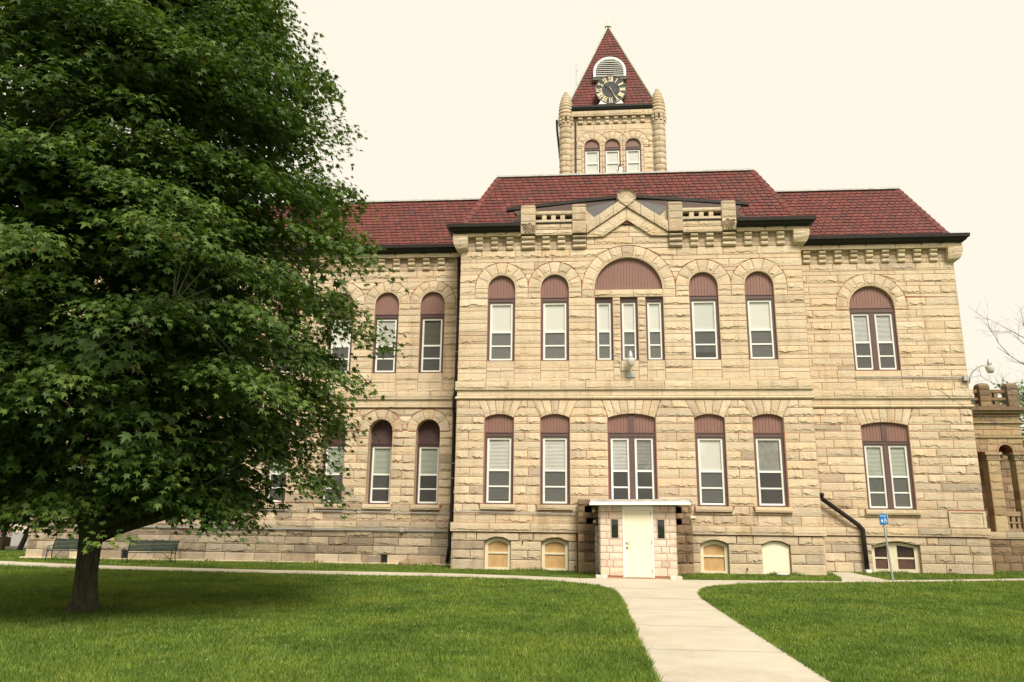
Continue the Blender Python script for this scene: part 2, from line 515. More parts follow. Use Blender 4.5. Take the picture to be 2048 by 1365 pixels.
def backing(name, fr, outline, holes, depth, mats, parent, reveal_tint=.55):
    """mortar-faced wall sheet with real openings and stone-faced reveals"""
    mb = MB()
    polys = [[Vector((x, z, 0)) for x, z in p] for p in [outline]+holes]
    flat = [p for q in [outline]+holes for p in q]
    tri = tessellate_polygon(polys)
    for d, flip in ((0., False), (-depth, True)):
        mb.add([fr(x, d, z) for x, z in flat], [tuple(reversed(t)) if flip else tuple(t) for t in tri], 0)
    for k, p in enumerate([outline]+holes):
        n = len(p)
        mb.add([fr(x, 0, z) for x, z in p]+[fr(x, -depth, z) for x, z in p], [(i, (i+1) % n, n+(i+1) % n, n+i) for i in range(n)], 0 if k == 0 else 1, reveal_tint)
    return mb.build(name, mats, parent, center=False)

def one(name, vf, mat, tint, parent, **kw):
    mb = MB(); mb.add(vf[0], vf[1], 0, tint); return mb.build(name, mat, parent, **kw)
def tn(m, j=.12): return min(1., max(0., random.gauss(m, j)))

def round_arch(fr, cx, zs, r, Rr, n, parent, tint=.6, clampx=None, trim=.07, D=.05, mat='sandstone', vo='voussoir'):
    for k in range(n):
        t0 = math.pi*(1-k/n); t1 = math.pi*(1-(k+1)/n)
        ri = r+trim
        def P(u, v):
            rr = ri+.004+(Rr-ri-JG-.004)*v
            g = JG/rr
            t = t0-g+(t1-t0+2*g)*u
            x, z = cx+rr*math.cos(t), zs+rr*math.sin(t)
            if clampx: x = max(clampx[0]+JG, min(clampx[1]-JG, x))
            return x, z
        wd = (t0-t1)*(r+Rr)/2
        one(vo, rock(fr, P, wd, Rr-ri, D*random.uniform(.6, 1.2), nu=max(4, int(wd/.07))), mat, tn(tint), parent)
    if trim:
        mb = MB(); n2 = 28; prof = ((r, -.02), (r, .012), (r+trim*.45, .022), (r+trim*.5, .008), (r+trim-.006, .016), (r+trim-.004, -.02)); k = len(prof); vs = []; fs = []
        for i in range(n2+1):
            t = math.pi*i/n2
            for rr, d in prof: vs.append(fr(cx+rr*math.cos(t), d, zs+rr*math.sin(t)))
        for i in range(n2):
            for j in range(k-1): fs.append((i*k+j, i*k+j+1, (i+1)*k+j+1, (i+1)*k+j))
        mb.add(vs, fs, 0, tint+.05); mb.build('arch_trim', mat, parent)
def jack_arch(fr, cx, h1, zs, rise, h2, z2, n, parent, tint=.58):
    for k in range(n):
        def P(u, v):
            a = -1+2*(k+u)/n
            xb, xt = cx+h1*a, cx+h2*a
            zb = seg_z(xb, cx, h1, zs, rise)
            g = JG*(1-2*u)
            return xb+(xt-xb)*v+g, zb+.006+(z2-JG-zb-.006)*v
        one('voussoir', rock(fr, P, (h1+h2)/n, z2-zs, .045*random.uniform(.6, 1.2), nu=4), 'sandstone', tn(tint), parent)
def jamb_blocks(fr, xa, xb, zs, parent, tint=.58):
    for z0, z1 in zip(zs[:-1], zs[1:]):
        P = lambda u, v: (xa+JG+(xb-xa-2*JG)*u, z0+JG+(z1-z0-2*JG)*v)
        one('jamb_stone', rock(fr, P, xb-xa, z1-z0, .045*random.uniform(.6, 1.2)), 'sandstone', tn(tint), parent)
def moulding_run(fr, x0, x1, z0, z1, depth, name, parent, target=1.1, tint=.55, rough=True, d0=0., rng=random, D=.03):
    """a projecting course: separate stones with square top and bottom edges"""
    x = x0
    while x < x1-1e-6:
        e = min(x1, x+target*rng.uniform(.7, 1.35))
        if x1-e < target*.4: e = x1
        a, b = x+.006, e-.006
        mb = MB(); t = tn(tint, .1)
        mb.box(a, b, -.02, depth+d0, z0, z1, 0, t, fr)
        if rough:
            m = .16*(z1-z0)
            P = lambda u, v: (a+.012+(b-a-.024)*u, z0+m+(z1-z0-2*m)*v)
            v_, f_ = rock(fr, P, b-a, z1-z0, D*rng.uniform(.7, 1.3), depth+d0)
            mb.add(v_, f_, 0, t)
        mb.build(name, 'sandstone', parent)
        x = e
def torus_run(fr, x0, x1, z0, z1, depth, name, parent, target=1.4, tint=.6):
    x = x0; rng = random
    while x < x1-1e-6:
        e = min(x1, x+target*rng.uniform(.7, 1.35))
        if x1-e < target*.4: e = x1
        a, b = x+.005, e-.005
        n = 6; vs = []; fs = []
        for xx in (a, b):
            for k in range(n+1):
                t = -math.pi/2+math.pi*k/n
                vs.append(fr(xx, -.01+(depth+.01)*math.cos(t), (z0+z1)/2+(z1-z0)/2*math.sin(t)))
        m = n+1
        for k in range(n): fs.append((k, m+k, m+k+1, k+1))
        fs.append(tuple(range(m))); fs.append(tuple(m+k for k in reversed(range(m))))
        one(name, (vs, fs), 'sandstone', tn(tint, .1), parent)
        x = e
def corbel(fr, xa, xb, zs, deps, parent, tint=.5, name='corbel_stone'):
    for (z0, z1), dp in zip(zip(zs[:-1], zs[1:]), deps):
        a, b, c, d = xa+.006, xb-.006, z0+.008, z1-.008
        n = 4; vs = []; fs = []
        for i, x in enumerate((a, a+.03, (a+b)/2, b-.03, b)):
            e = (0.6, 1, 1, 1, .6)[i]
            for k in range(n+1):
                t = k/n
                prof = (.55, .92, 1., .92, .7)[k]
                vs.append(fr(x, dp*(prof*e if prof*e > .3 else .3)+random.uniform(-.008, .008), c+(d-c)*t))
        m = n+1
        for i in range(4):
            for k in range(n): fs.append((i*m+k, (i+1)*m+k, (i+1)*m+k+1, i*m+k+1))
        q = len(vs)
        for i, x in enumerate((a, a+.03, (a+b)/2, b-.03, b)):
            for k in (0, n): vs.append(fr(x, -.01, c+(d-c)*k/n))
        for i in range(4):
            fs.append((i*m, q+2*i, q+2*i+2, (i+1)*m)); fs.append((i*m+n, (i+1)*m+n, q+2*i+3, q+2*i+1))
        for i in (0, 4):
            vs_ = [i*m+k for k in range(m)]+[q+2*i+1, q+2*i]
            fs.append(tuple(vs_))
        one(name, (vs, fs), 'sandstone', tn(tint), parent)
def console(fr, xa, xb, z0, z1, dep, parent, side, tint=.52):
    """big rounded corner bracket under the eaves"""
    n = 7; vs = []; fs = []
    wx = xb-xa
    for k in range(n+1):
        t = k/n; s_ = math.sqrt(max(0., 1-(1-t)**2))
        d = .04+(dep-.04)*(.25+.75*s_) if k else .03
        xi = (xa, xb)
        if side < 0: x_lo, x_hi = xb-wx*(.55+.45*s_), xb
        else: x_lo, x_hi = xa, xa+wx*(.55+.45*s_)
        z = z0+(z1-z0)*t
        for x, dd in ((x_lo, -.3), (x_lo, d), ((x_lo+x_hi)/2, d+.02), (x_hi, d), (x_hi, -.3)):
            vs.append(fr(x, dd+(random.uniform(-.012, .012) if dd > 0 else 0), z))
    m = 5
    for k in range(n):
        for j in range(m-1): fs.append((k*m+j, k*m+j+1, (k+1)*m+j+1, (k+1)*m+j))
    fs.append(tuple(range(m))); fs.append(tuple(n*m+j for j in reversed(range(m))))
    one('corner_bracket', (vs, fs), 'sandstone', tint, parent)

# ------------------------------------------------------------------ windows
def pane_stack(fr, x0, x1, z0, zm, zq, z1, rec, look, win, stile=.075):
    """white double-hung sash: glass, blinds and screens are real sheets one behind the other"""
    mb = MB(); d0, d1 = -rec-.055, -rec+.012
    mb.box(x0, x0+stile, d0, d1, z0, z1, fr=fr); mb.box(x1-stile, x1, d0, d1, z0, z1, fr=fr)
    mb.box(x0+stile, x1-stile, d0, d1-.002, z1-stile*1.1, z1, fr=fr); mb.box(x0+stile, x1-stile, d0, d1-.002, z0, z0+stile*.95, fr=fr)
    mb.box(x0+stile, x1-stile, d0, d1-.014, zm-.035, zm+.035, fr=fr)
    if zq: mb.box(x0+stile, x1-stile, d0+.01, d1-.024, zq-.027, zq+.027, fr=fr)
    for sx in (x0+stile*.52, x1-stile*.52-.012):       # the step of the sash inside its frame
        mb.box(sx, sx+.012, d1, d1+.008, z0+.01, z1-.01, fr=fr)
    mb.build('sash', 'white_paint', win)
    xa, xb = x0+stile-.01, x1-stile+.01
    up, lw = look
    zs = [(zm, z1-.05)]+([(zq, zm), (z0+.04, zq)] if zq else [(z0+.04, zm)])
    for a, b in zs:
        MB().box(xa, xb, -rec-.034, -rec-.030, a, b, fr=fr).build('pane', 'window_glass', win)
    def blind_or_reflection(za, zb, mat, slat):
        m = MB(); d = -rec-.055
        if slat:
            n = int((zb-za)/.05)
            for k in range(n):
                z = za+(zb-za)*k/n; q = (zb-za)/n
                m.add([fr(xa, d+.012, z), fr(xb, d+.012, z), fr(xb, d-.012, z+q*.92), fr(xa, d-.012, z+q*.92)], [(0, 1, 2, 3)])
        else: m.box(xa, xb, d-.004, d, za, zb, fr=fr)
        m.build('blind_or_reflection', mat, win)
    if up[0]: blind_or_reflection(zm+.0, z1-.05, up[0], up[1])
    if lw[0]: blind_or_reflection(z0+.04+lw[2]*(zm-z0), zm-.002, lw[0], lw[1])
    if len(lw) > 3 and lw[3]:
        MB().box(xa, xb, -rec-.020, -rec-.018, z0+.04, zm-.03, fr=fr).build('insect_screen', 'insect_screen', win)

def board_panel(fr, cx, h, zb, topf, rec, win, mat='panel_brown', bw=.115):
    n = max(3, round(2*h/bw)); mb = MB(); q = 2*h/n
    for k in range(n):
        a, b = cx-h+q*k+.005, cx-h+q*(k+1)-.005
        xs = [a, (a+b)/2, b]
        poly = [(a, zb), (b, zb)]+[(x, topf(x)) for x in reversed(xs)]
        if min(z for _, z in poly[2:]) < zb+.005: poly = [(x, max(z, zb+.006) if i > 1 else z) for i, (x, z) in enumerate(poly)]
        mb.prism(poly, -rec-.05, -rec+.012, fr)
    # backing board behind the grooves
    xs = [cx+h-2*h*k/16 for k in range(17)]
    mb.prism([(cx-h, zb), (cx+h, zb)]+[(x, max(zb+.005, topf(x))) for x in xs], -rec-.06, -rec-.012, fr, 1)
    mb.build('board_panel', [mat, 'dark_frame_brown'], win)

def window(fr, cx, h, z0, zbar, zbar2, topf, rec, lights, zm, zq, looks, parent, wing=False, sash_w=None, casing=.085, pmat='panel_brown'):
    """wooden frame + boarded head + one sash for each light"""
    mb = MB()
    zt = zbar2
    mb.box(cx-h, cx-h+casing, -rec-.08, -rec+.045, z0, zt, fr=fr)
    mb.box(cx+h-casing, cx+h, -rec-.08, -rec+.045, z0, zt, fr=fr)
    mb.box(cx-h+casing, cx+h-casing, -rec-.08, -rec+.043, z0, z0+.05, fr=fr)
    mb.box(cx-h, cx+h, -rec-.08, -rec+.055, zbar2, zbar, fr=fr)
    mb.box(cx-h, cx+h, -rec-.08, -rec+.075, zbar-.028, zbar-.002, fr=fr)
    mb.box(cx-h+casing, cx+h-casing, -rec-.085, -rec+.04, zbar2-.03, zbar2, fr=fr)
    mull = .2 if lights == 2 else 0
    if lights == 2:
        mb.box(cx-mull/2, cx+mull/2, -rec-.082, -rec+.05, z0+.05, zbar2-.03, fr=fr)
    win = mb.build('window', 'dark_frame_brown' if wing else 'frame_brown', parent)
    if topf: board_panel(fr, cx, h-.004, zbar, topf, rec, win, pmat)
    a, b = cx-h+casing, cx+h-casing
    spans = [(a, b)] if lights == 1 else [(a, cx-mull/2), (cx+mull/2, b)]
    for (xa, xb), lk in zip(spans, looks):
        pane_stack(fr, xa+.003, xb-.003, z0+.052, zm, zq, zbar2-.032, rec+.01, lk, win, .07 if xb-xa > .6 else .062)
    return win
# ------------------------------------------------------------------ courthouse
house = thing('courthouse', (0, 0, 0), 'two-storey tan rock-faced sandstone courthouse with red shingled roof and central clock tower', 'building')
PW, WB = 6.6, 2.34             # half width of the pavilion, set-back of the wings
LX, RX = -24.9, 13.27          # ends of the wings
F0, FW = front(0.), front(WB)
ZB = [G-.25, .306, .634, .955, 1.252]                     # basement courses
ZP = (1.285, 1.601)                                       # projecting plinth course
ZL = [1.601, 1.951, 2.269, 2.608, 2.929, 3.261, 3.590, 3.916, 4.244, 4.578, 4.909, 5.242, 5.507, 5.838, 6.14]
ZT, ZF, ZK = (6.165, 6.29), (6.29, 6.535), (6.535, 6.862)  # torus, plain band, big band
UP = [11.82-.496*k for k in range(11)]
def rows_low():
    return [(a, b, 'rock', .045) for a, b in zip(ZB[:-1], ZB[1:])]+[(a, b, 'rock') for a, b in zip(ZL[:-1], ZL[1:])]
def rows_up():
    r = [(UP[0]+.0, 12.146, 'rock')]
    for k in range(10):
        r.append((UP[k]-.170, UP[k], 'smooth')); r.append((UP[k+1], UP[k]-.170, 'rock'))
    return r
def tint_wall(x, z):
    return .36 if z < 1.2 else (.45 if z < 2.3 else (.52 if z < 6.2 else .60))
def tint_left(x, z): return tint_wall(x, z)-.05-(.20 if z < 1.2 else (.14 if z < 2 else 0))  # low courses darkened: base grime plus the maple's shade put into the tint
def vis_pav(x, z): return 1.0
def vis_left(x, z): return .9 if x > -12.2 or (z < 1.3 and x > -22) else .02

pav = backing  # alias kept short below
# ---- openings of the pavilion
UW = [(-4.946, .534), (-2.856, .539), (2.856, .539), (4.946, .534)]
LWN = [(-4.953, .5425), (-2.8545, .5395), (2.8545, .5395), (4.953, .5425)]
BW = [(-4.945, .485, 1), (-2.86, .49, 1), (2.81, .49, 1), (4.947, .485, 0)]
USP = 10.59
holes = [open_round(cx, h, 7.657, USP) for cx, h in UW]
holes += [open_seg(cx, h, 2.265, 5.481, .135) for cx, h in LWN]
holes += [open_seg(cx, h, G-.1, .93, .15) for cx, h, k in BW]
holes += [open_round(0, 1.31, 10.46, 10.47)]
TL = [(-.957, .335), (0, .328), (.975, .33)]
holes += [[(cx-h, 7.657), (cx+h, 7.657), (cx+h, 10.16), (cx-h, 10.16)] for cx, h in TL]
holes += [open_seg(0, .868, 2.265, 5.481, .15)]
wall_p = backing('pavilion_wall', F0, [(-PW, G-.3), (PW, G-.3), (PW, 13.0), (-PW, 13.0)], holes, .42, ['mortar', 'sandstone'], house)

bl = []
for cx, h in UW:
    bl += [b_ring(cx, 1.045, USP, USP-.02), b_rect(cx-1.045, cx+1.045, 10.152, USP), b_rect(cx-h, cx+h, 6.86, 10.2)]
bl += [b_ring(0, 1.80, 10.47, 10.45), b_rect(-1.80, 1.80, 10.152, 10.5), b_rect(-1.297, 1.310, 6.86, 10.2)]
for cx, h in LWN:
    bl += [b_wedge(cx, h, 5.481, .845, 6.14, 2.06), b_rect(cx-h-.13, cx+h+.13, 2.07, 2.268)]
bl += [b_wedge(0, .868, 5.481, 1.075, 6.14, 2.1)]
for cx, h, k in BW:
    bl.append(b_rect(cx-h, cx+h, -1, .955))
    bl.append(b_rect(cx-h-.30, cx+h+.30, .955, 1.252))
bl.append(b_rect(-2.05, 2.0, -1, 1.252)); bl.append(b_rect(-1.9, 1.9, 1.25, 2.08))
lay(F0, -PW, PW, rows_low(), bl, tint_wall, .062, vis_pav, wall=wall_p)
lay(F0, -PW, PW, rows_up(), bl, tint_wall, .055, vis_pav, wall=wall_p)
# arches
for cx, h in UW:
    round_arch(F0, cx, USP, h, 1.045, 7, wall_p, .63)
    jamb_blocks(F0, cx-1.045, cx-h, [10.152, 10.37, USP], wall_p); jamb_blocks(F0, cx+h, cx+1.045, [10.152, 10.37, USP], wall_p)
round_arch(F0, 0, 10.47, 1.31, 1.80, 11, wall_p, .62)
jamb_blocks(F0, -1.80, -1.31, [10.152, 10.47], wall_p); jamb_blocks(F0, 1.31, 1.80, [10.152, 10.47], wall_p)
for cx, h in LWN: jack_arch(F0, cx, h, 5.481, .135, .845, 6.14, 5, wall_p)
jack_arch(F0, 0, .868, 5.481, .15, 1.075, 6.14, 7, wall_p)
# stone lintel over the three lights and the slim piers between them
moulding_run(F0, -1.31, 1.31, 10.17, 10.455, .03, 'lintel_stone', wall_p, .9, .55, D=.05)
for xa, xb in ((-.622, -.328), (.328, .645)):
    z = 6.87; k = 0
    while z < 10.1:
        z1 = min(10.16, z+(.16, .33)[k % 2]+random.uniform(-.02, .02))
        P = lambda u, v: (xa+JG+(xb-xa-2*JG)*u, z+JG+(z1-z-2*JG)*v)
        one('pier_stone', rock(F0, P, xb-xa, z1-z, .045), 'sandstone', tn(.52), wall_p); z = z1; k += 1
for xa, xb in ((-1.33, -1.292), (1.305, 1.33)):
    pass
# panels under the upper windows
def under_window(fr, cx, h, wall, n2):
    rows = [(7.392, 7.657, 'smooth', 1), (7.262, 7.392, 'rock', n2), (7.0, 7.262, 'smooth', 2), (6.866, 7.0, 'rock', n2)]
    for z0, z1, kd, n in rows:
        for k in range(n):
            xa, xb = cx-h+2*h*k/n, cx-h+2*h*(k+1)/n
            P = lambda u, v: (xa+.006+(xb-xa-.012)*u, z0+.006+(z1-z0-.012)*v)
            one('apron_stone', slab(fr, P, 1, .004) if kd == 'smooth' else rock(fr, P, xb-xa, z1-z0, .035), 'sandstone', tn(.62, .06), wall)
for cx, h in UW: under_window(F0, cx, h, wall_p, 2 if cx < -3 else 1)
for cx, h in TL: under_window(F0, cx, h, wall_p, 1)
# projecting courses
moulding_run(F0, -PW-.07, PW+.07, ZK[0], ZK[1], .085, 'belt_stone', wall_p, 1.15, .55, D=.035)
x = -PW
while x < PW:
    e = min(PW, x+random.uniform(1., 2.))
    if PW-e < .5: e = PW
    P = lambda u, v: (x+.006+(e-x-.012)*u, ZF[0]+.012+(ZF[1]-ZF[0]-.018)*v)
    one('band_stone', slab(F0, P, 1, .006, .01), 'sandstone', tn(.66, .07), wall_p); x = e
torus_run(F0, -PW-.05, PW+.05, ZT[0], ZT[1], .085, 'torus_stone', wall_p)
moulding_run(F0, -PW-.09, -1.9, ZP[0], ZP[1], .12, 'plinth_stone', wall_p, 1.15, .40, D=.035)
moulding_run(F0, 1.9, PW+.09, ZP[0], ZP[1], .12, 'plinth_stone', wall_p, 1.15, .42, D=.035)
for cx, h in LWN: moulding_run(F0, cx-h-.125, cx+h+.125, 2.08, 2.262, .13, 'window_sill', wall_p, 3, .5, D=.02)
for cx, h, k in BW:    # segmental lintel stones of the basement windows
    def P(u, v):
        x = cx+(h+.28)*(2*u-1)
        zb = seg_z(x, cx, h, .93, .15)+.012 if abs(x-cx) < h else .955+.01
        return x, zb+(1.245-zb)*v
    one('basement_lintel', rock(F0, P, 2*h+.56, .28, .06, .045, ledge=.1, nu=14), 'sandstone', tn(.36, .06), wall_p)

# ---- windows of the pavilion
W_, Gy, Gn, Dk, Cu = 'blind_white', 'blind_gray', 'blind_green', 'blind_dark', 'curtain_or_reflection_gray'
lk_up = [((W_, 0), (Gy, 0, .0, 1)), ((W_, 0), (Gy, 0, .0, 1)), ((Gy, 0), (Cu, 0, .22, 1)), ((W_, 0), (Gy, 1, .0, 1))]
for (cx, h), lk in zip(UW, lk_up):
    window(F0, cx, h, 7.657, 10.202, 10.042, lambda x, cx=cx, h=h: USP+math.sqrt(max(0, (h-.004)**2-(x-cx)**2)), .13, 1, 8.835, 8.285, [lk], wall_p)
board_panel(F0, 0, 1.305, 10.462, lambda x: 10.47+math.sqrt(max(0, 1.305**2-x*x)), .13, wall_p)
for cx, h in TL:
    window(F0, cx, h, 7.657, 10.158, 10.013, None, .13, 1, 8.83, 8.28, [((W_, 0), (Gy, 0, 0, 1))], wall_p, casing=.065)
lk_lo = [((W_, 1), (Gn, 1, .08, 1)), ((W_, 1), (Gn, 1, .03, 1)), ((W_, 0), (Gn, 1, .06, 1)), ((Cu, 0), (None, 0, 0, 1))]  # last upper sheet is added: its gray stands in for mirrored sky
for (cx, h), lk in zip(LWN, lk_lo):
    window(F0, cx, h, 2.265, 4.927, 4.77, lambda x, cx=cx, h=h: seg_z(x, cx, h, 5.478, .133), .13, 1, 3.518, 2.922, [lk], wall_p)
window(F0, 0, .868, 2.265, 4.927, 4.77, lambda x: seg_z(x, 0, .868, 5.478, .148), .13, 2, 3.518, 2.922, [((Gy, 1), (None, 0, 0, 1)), ((Cu, 1), (None, 0, 0, 1))], wall_p)  # right upper slats are added: their gray stands in for a reflection
# raised stile across the boarded head of the double window
MB().box(-.1, .1, -.13, -.085, 4.93, 5.60, fr=F0).build('head_stile', 'frame_brown', wall_p)
for cx, h, k in BW:
    z0, zs, ri = G-.02, .915, .145
    if k:
        mb = MB()
        ho, hi = h-.01, h-.125
        out = open_seg(cx, ho, z0, zs, ri, 12); inn = open_seg(cx, hi, z0+.12, zs-.08, ri*.75, 12)
        n = len(out); fs = [(i, (i+1) % n, n+(i+1) % n, n+i) for i in range(n)]
        for d in (-.10, -.20): mb.add([F0(x, d, z) for x, z in out]+[F0(x, d, z) for x, z in inn], fs)
        for p in (out, inn): mb.add([F0(x, -.10, z) for x, z in p]+[F0(x, -.20, z) for x, z in p], fs)
        mb.box(cx-hi, cx+hi, -.17, -.125, .50, .565, fr=F0)
        wn = mb.build('basement_window', 'cream_frame', wall_p)
        MB().prism(open_seg(cx, hi+.02, .53, zs-.08, ri*.75, 12), -.185, -.16, F0).build('boarded_pane', 'plywood', wn)
        MB().box(cx-hi-.02, cx+hi+.02, -.185, -.162, z0+.1, .53, fr=F0).build('boarded_pane', 'plywood', wn)
    else:
        MB().prism(open_seg(cx, h-.02, z0, zs, ri, 14), -.12, -.06, F0).build('boarded_opening', 'cream_paint', wall_p)

# ---- wings
def wing(x0, x1, wall, tintf, vis, blocks):
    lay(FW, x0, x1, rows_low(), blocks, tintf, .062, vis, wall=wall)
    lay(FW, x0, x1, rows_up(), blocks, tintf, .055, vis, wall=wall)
# right wing: one wide window on each floor
RC, RH = 9.9, .88
holes = [open_round(RC, RH, 7.67, 10.30), open_seg(9.935, .885, 2.26, 5.481, .125), open_seg(9.9, .87, G-.1, .90, .16)]
wall_r = backing('right_wing_wall', FW, [(PW-.4, G-.3), (RX, G-.3), (RX, 13.0), (PW-.4, 13.0)], holes, .42, ['mortar', 'sandstone'], house)
bl = [b_ring(RC, 1.39, 10.30, 10.15), b_rect(RC-1.39, RC+1.39, 10.17, 10.32), b_rect(RC-RH, RC+RH, 6.86, 10.4),
      b_wedge(9.935, .885, 5.481, 1.09, 6.14, 2.1), b_rect(8.92, 10.95, 2.07, 2.268), b_rect(9.03, 10.77, -1, .955), b_rect(8.75, 11.05, .955, 1.252),
      b_rect(11.93, RX, 1.62, 2.235)]
wing(PW, RX, wall_r, tint_wall, lambda x, z: .95, bl)
round_arch(FW, RC, 10.30, RH, 1.39, 9, wall_r, .63)
jamb_blocks(FW, RC-1.39, RC-RH, [10.17, 10.30], wall_r); jamb_blocks(FW, RC+RH, RC+1.39, [10.17, 10.30], wall_r)
jack_arch(FW, 9.935, .885, 5.481, .125, 1.09, 6.14, 7, wall_r)
under_window(FW, RC, RH, wall_r, 3)
window(FW, RC, RH, 7.67, 10.265, 10.075, lambda x: 10.30+math.sqrt(max(0, (RH-.004)**2-(x-RC)**2)), .13, 2, 8.845, 8.28, [((Gy, 1), (Cu, 0, 0, 1)), ((Gy, 1), (Cu, 0, 0, 1))], wall_r)
window(FW, 9.935, .885, 2.26, 4.88, 4.75, lambda x: seg_z(x, 9.935, .885, 5.478, .122), .13, 2, 3.505, 2.90, [((Gn, 1), (Gn, 1, .04, 1)), ((Gn, 1), (Gn, 1, .04, 1))], wall_r)
MB().box(9.835, 10.035, -.13, -.087, 4.885, 5.585, fr=FW).build('head_stile', 'frame_brown', wall_r)
moulding_run(FW, 8.91, 10.96, 2.075, 2.258, .13, 'window_sill', wall_r, 3, .5, D=.02)
def P(u, v):
    x = 9.9+1.13*(2*u-1); zb = seg_z(x, 9.9, .87, .90, .16)+.012 if abs(x-9.9) < .87 else .965
    return x, zb+(1.245-zb)*v
one('basement_lintel', rock(FW, P, 2.26, .28, .06, .045, ledge=.1, nu=18), 'sandstone', .42, wall_r)
mb = MB(); out = open_seg(9.9, .86, G-.02, .885, .155, 16)
for xa, xb in ((9.04, 9.16), (9.62, 9.98), (10.60, 10.76)):
    mb.prism([(xa, G-.02), (xb, G-.02), (xb, seg_z(xb, 9.9, .86, .885, .155)), (xa, seg_z(xa, 9.9, .86, .885, .155))], -.20, -.10, FW)
for xa, xb in ((9.16, 9.62), (9.98, 10.60)):
    mb.box(xa, xb, -.195, -.105, G-.02, .07, fr=FW); mb.box(xa, xb, -.175, -.125, .44, .50, fr=FW)
    mb.prism([(xa, seg_z(xa, 9.9, .86, .885, .155)-.09), (xb, seg_z(xb, 9.9, .86, .885, .155)-.09)]+[(xb+(xa-xb)*k/6, seg_z(xb+(xa-xb)*k/6, 9.9, .86, .885, .155)-.002) for k in range(7)], -.195, -.105, FW)
wn = mb.build('basement_window', 'cream_frame', wall_r)
for xa, xb in ((9.14, 9.64), (9.96, 10.62)):
    MB().box(xa, xb, -.165, -.15, .05, .46, fr=FW).build('boarded_pane', 'red_board', wn)
    MB().box(xa, xb, -.165, -.152, .46, .98, fr=FW).build('boarded_pane', 'dark_board', wn, label='dark brown upper board')
# dedication stone
mb = MB(); mb.box(11.94, RX, -.02, .035, 1.625, 2.225, 0, .62, FW)
pq = mb.build('dedication_stone', 'sandstone', wall_r)
mb = MB()
for xa, xb, za, zb in ((11.94, RX, 2.17, 2.225), (11.94, RX, 1.625, 1.67), (11.94, 12.02, 1.67, 2.17), (RX-.10, RX, 1.67, 2.17)): mb.box(xa, xb, .03, .065, za, zb, 0, .55, FW)
mb.build('stone_border', 'sandstone', pq)
mb = MB()          # worn, unreadable carving: short incised strokes in two columns
for r_ in range(8):
    for c0, c1 in ((12.10, 12.54), (12.66, 13.10)):
        x = c0+random.uniform(0, .04)
        while x < c1-.03:
            l = random.uniform(.02, .05)
            if random.random() < .8: mb.box(x, x+l*.7, .033, .0375, 2.09-r_*.052, 2.115-r_*.052, 0, .30, FW)
            x += l+.012
mb.build('worn_lettering', 'sandstone', pq)

# left wing: pairs and triples of slim round-headed windows
LC = [-8.145, -10.13, -12.11, -14.5, -16.48, -18.47, -21.3, -23.1]
LH, LHL = .515, .49
holes = [open_round(cx, LH, 7.67, 10.69) for cx in LC]+[open_round(cx, LHL, 2.27, 5.23) for cx in LC]
wall_l = backing('left_wing_wall', FW, [(LX, G-.3), (-PW+.4, G-.3), (-PW+.4, 13.0), (LX, 13.0)], holes, .50, ['mortar', 'sandstone'], house, .42)
bl = []
for cx in LC:
    bl += [b_ring(cx, 1.0, 10.69, 10.65), b_rect(cx-1.0, cx+1.0, 10.152, 10.69), b_rect(cx-LH, cx+LH, 6.86, 10.2),
           b_ring(cx, .90, 5.23, 5.2), b_rect(cx-LHL, cx+LHL, 2.06, 5.24), b_rect(cx-LHL-.12, cx+LHL+.12, 2.06, 2.268)]
bl += [b_rect(-9.86, -9.60, -1, .306), b_rect(-20.73, -20.47, -1, .306)]
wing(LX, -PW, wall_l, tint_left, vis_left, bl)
lkl = [((Dk, 1), (Dk, 1, .0, 1)), ((W_, 1), (Dk, 1, .0, 1)), ((W_, 0), (Cu, 1, .0, 1))]
lkb = [((Gn, 1), (None, 0, 0, 1)), ((Gn, 1), (Dk, 1, .45, 1)), ((Gn, 1), (Dk, 1, .45, 1))]
for i, cx in enumerate(LC):
    round_arch(FW, cx, 10.69, LH, 1.0, 7, wall_l, .57, clampx=(cx-.99, cx+.99))
    jamb_blocks(FW, cx-1.0, cx-LH, [10.152, 10.42, 10.69], wall_l, .5); jamb_blocks(FW, cx+LH, cx+1.0, [10.152, 10.42, 10.69], wall_l, .5)
    round_arch(FW, cx, 5.23, LHL, .90, 5, wall_l, .52, trim=0)
    under_window(FW, cx, LH, wall_l, 1)
    moulding_run(FW, cx-LHL-.11, cx+LHL+.11, 2.07, 2.262, .13, 'window_sill', wall_l, 3, .36, D=.02)
    window(FW, cx, LH, 7.67, 10.237, 10.076, lambda x, cx=cx: 10.69+math.sqrt(max(0, (LH-.004)**2-(x-cx)**2)), .13, 1, 8.86, 8.31, [lkl[i % 3]], wall_l, wing=True)
    window(FW, cx, LHL, 2.27, 4.745, 4.66, lambda x, cx=cx: 5.23+math.sqrt(max(0, (LHL-.004)**2-(x-cx)**2)), .42, 1, 3.475, 2.90, [lkb[i % 3]], wall_l, wing=True, casing=.07, pmat='dark_frame_brown')
for xa, xb in ((-9.85, -9.61), (-20.72, -20.48)):
    MB().box(xa, xb, .0, .004, -.02, .29, fr=FW).build('vent_hole', 'black_void', wall_l)
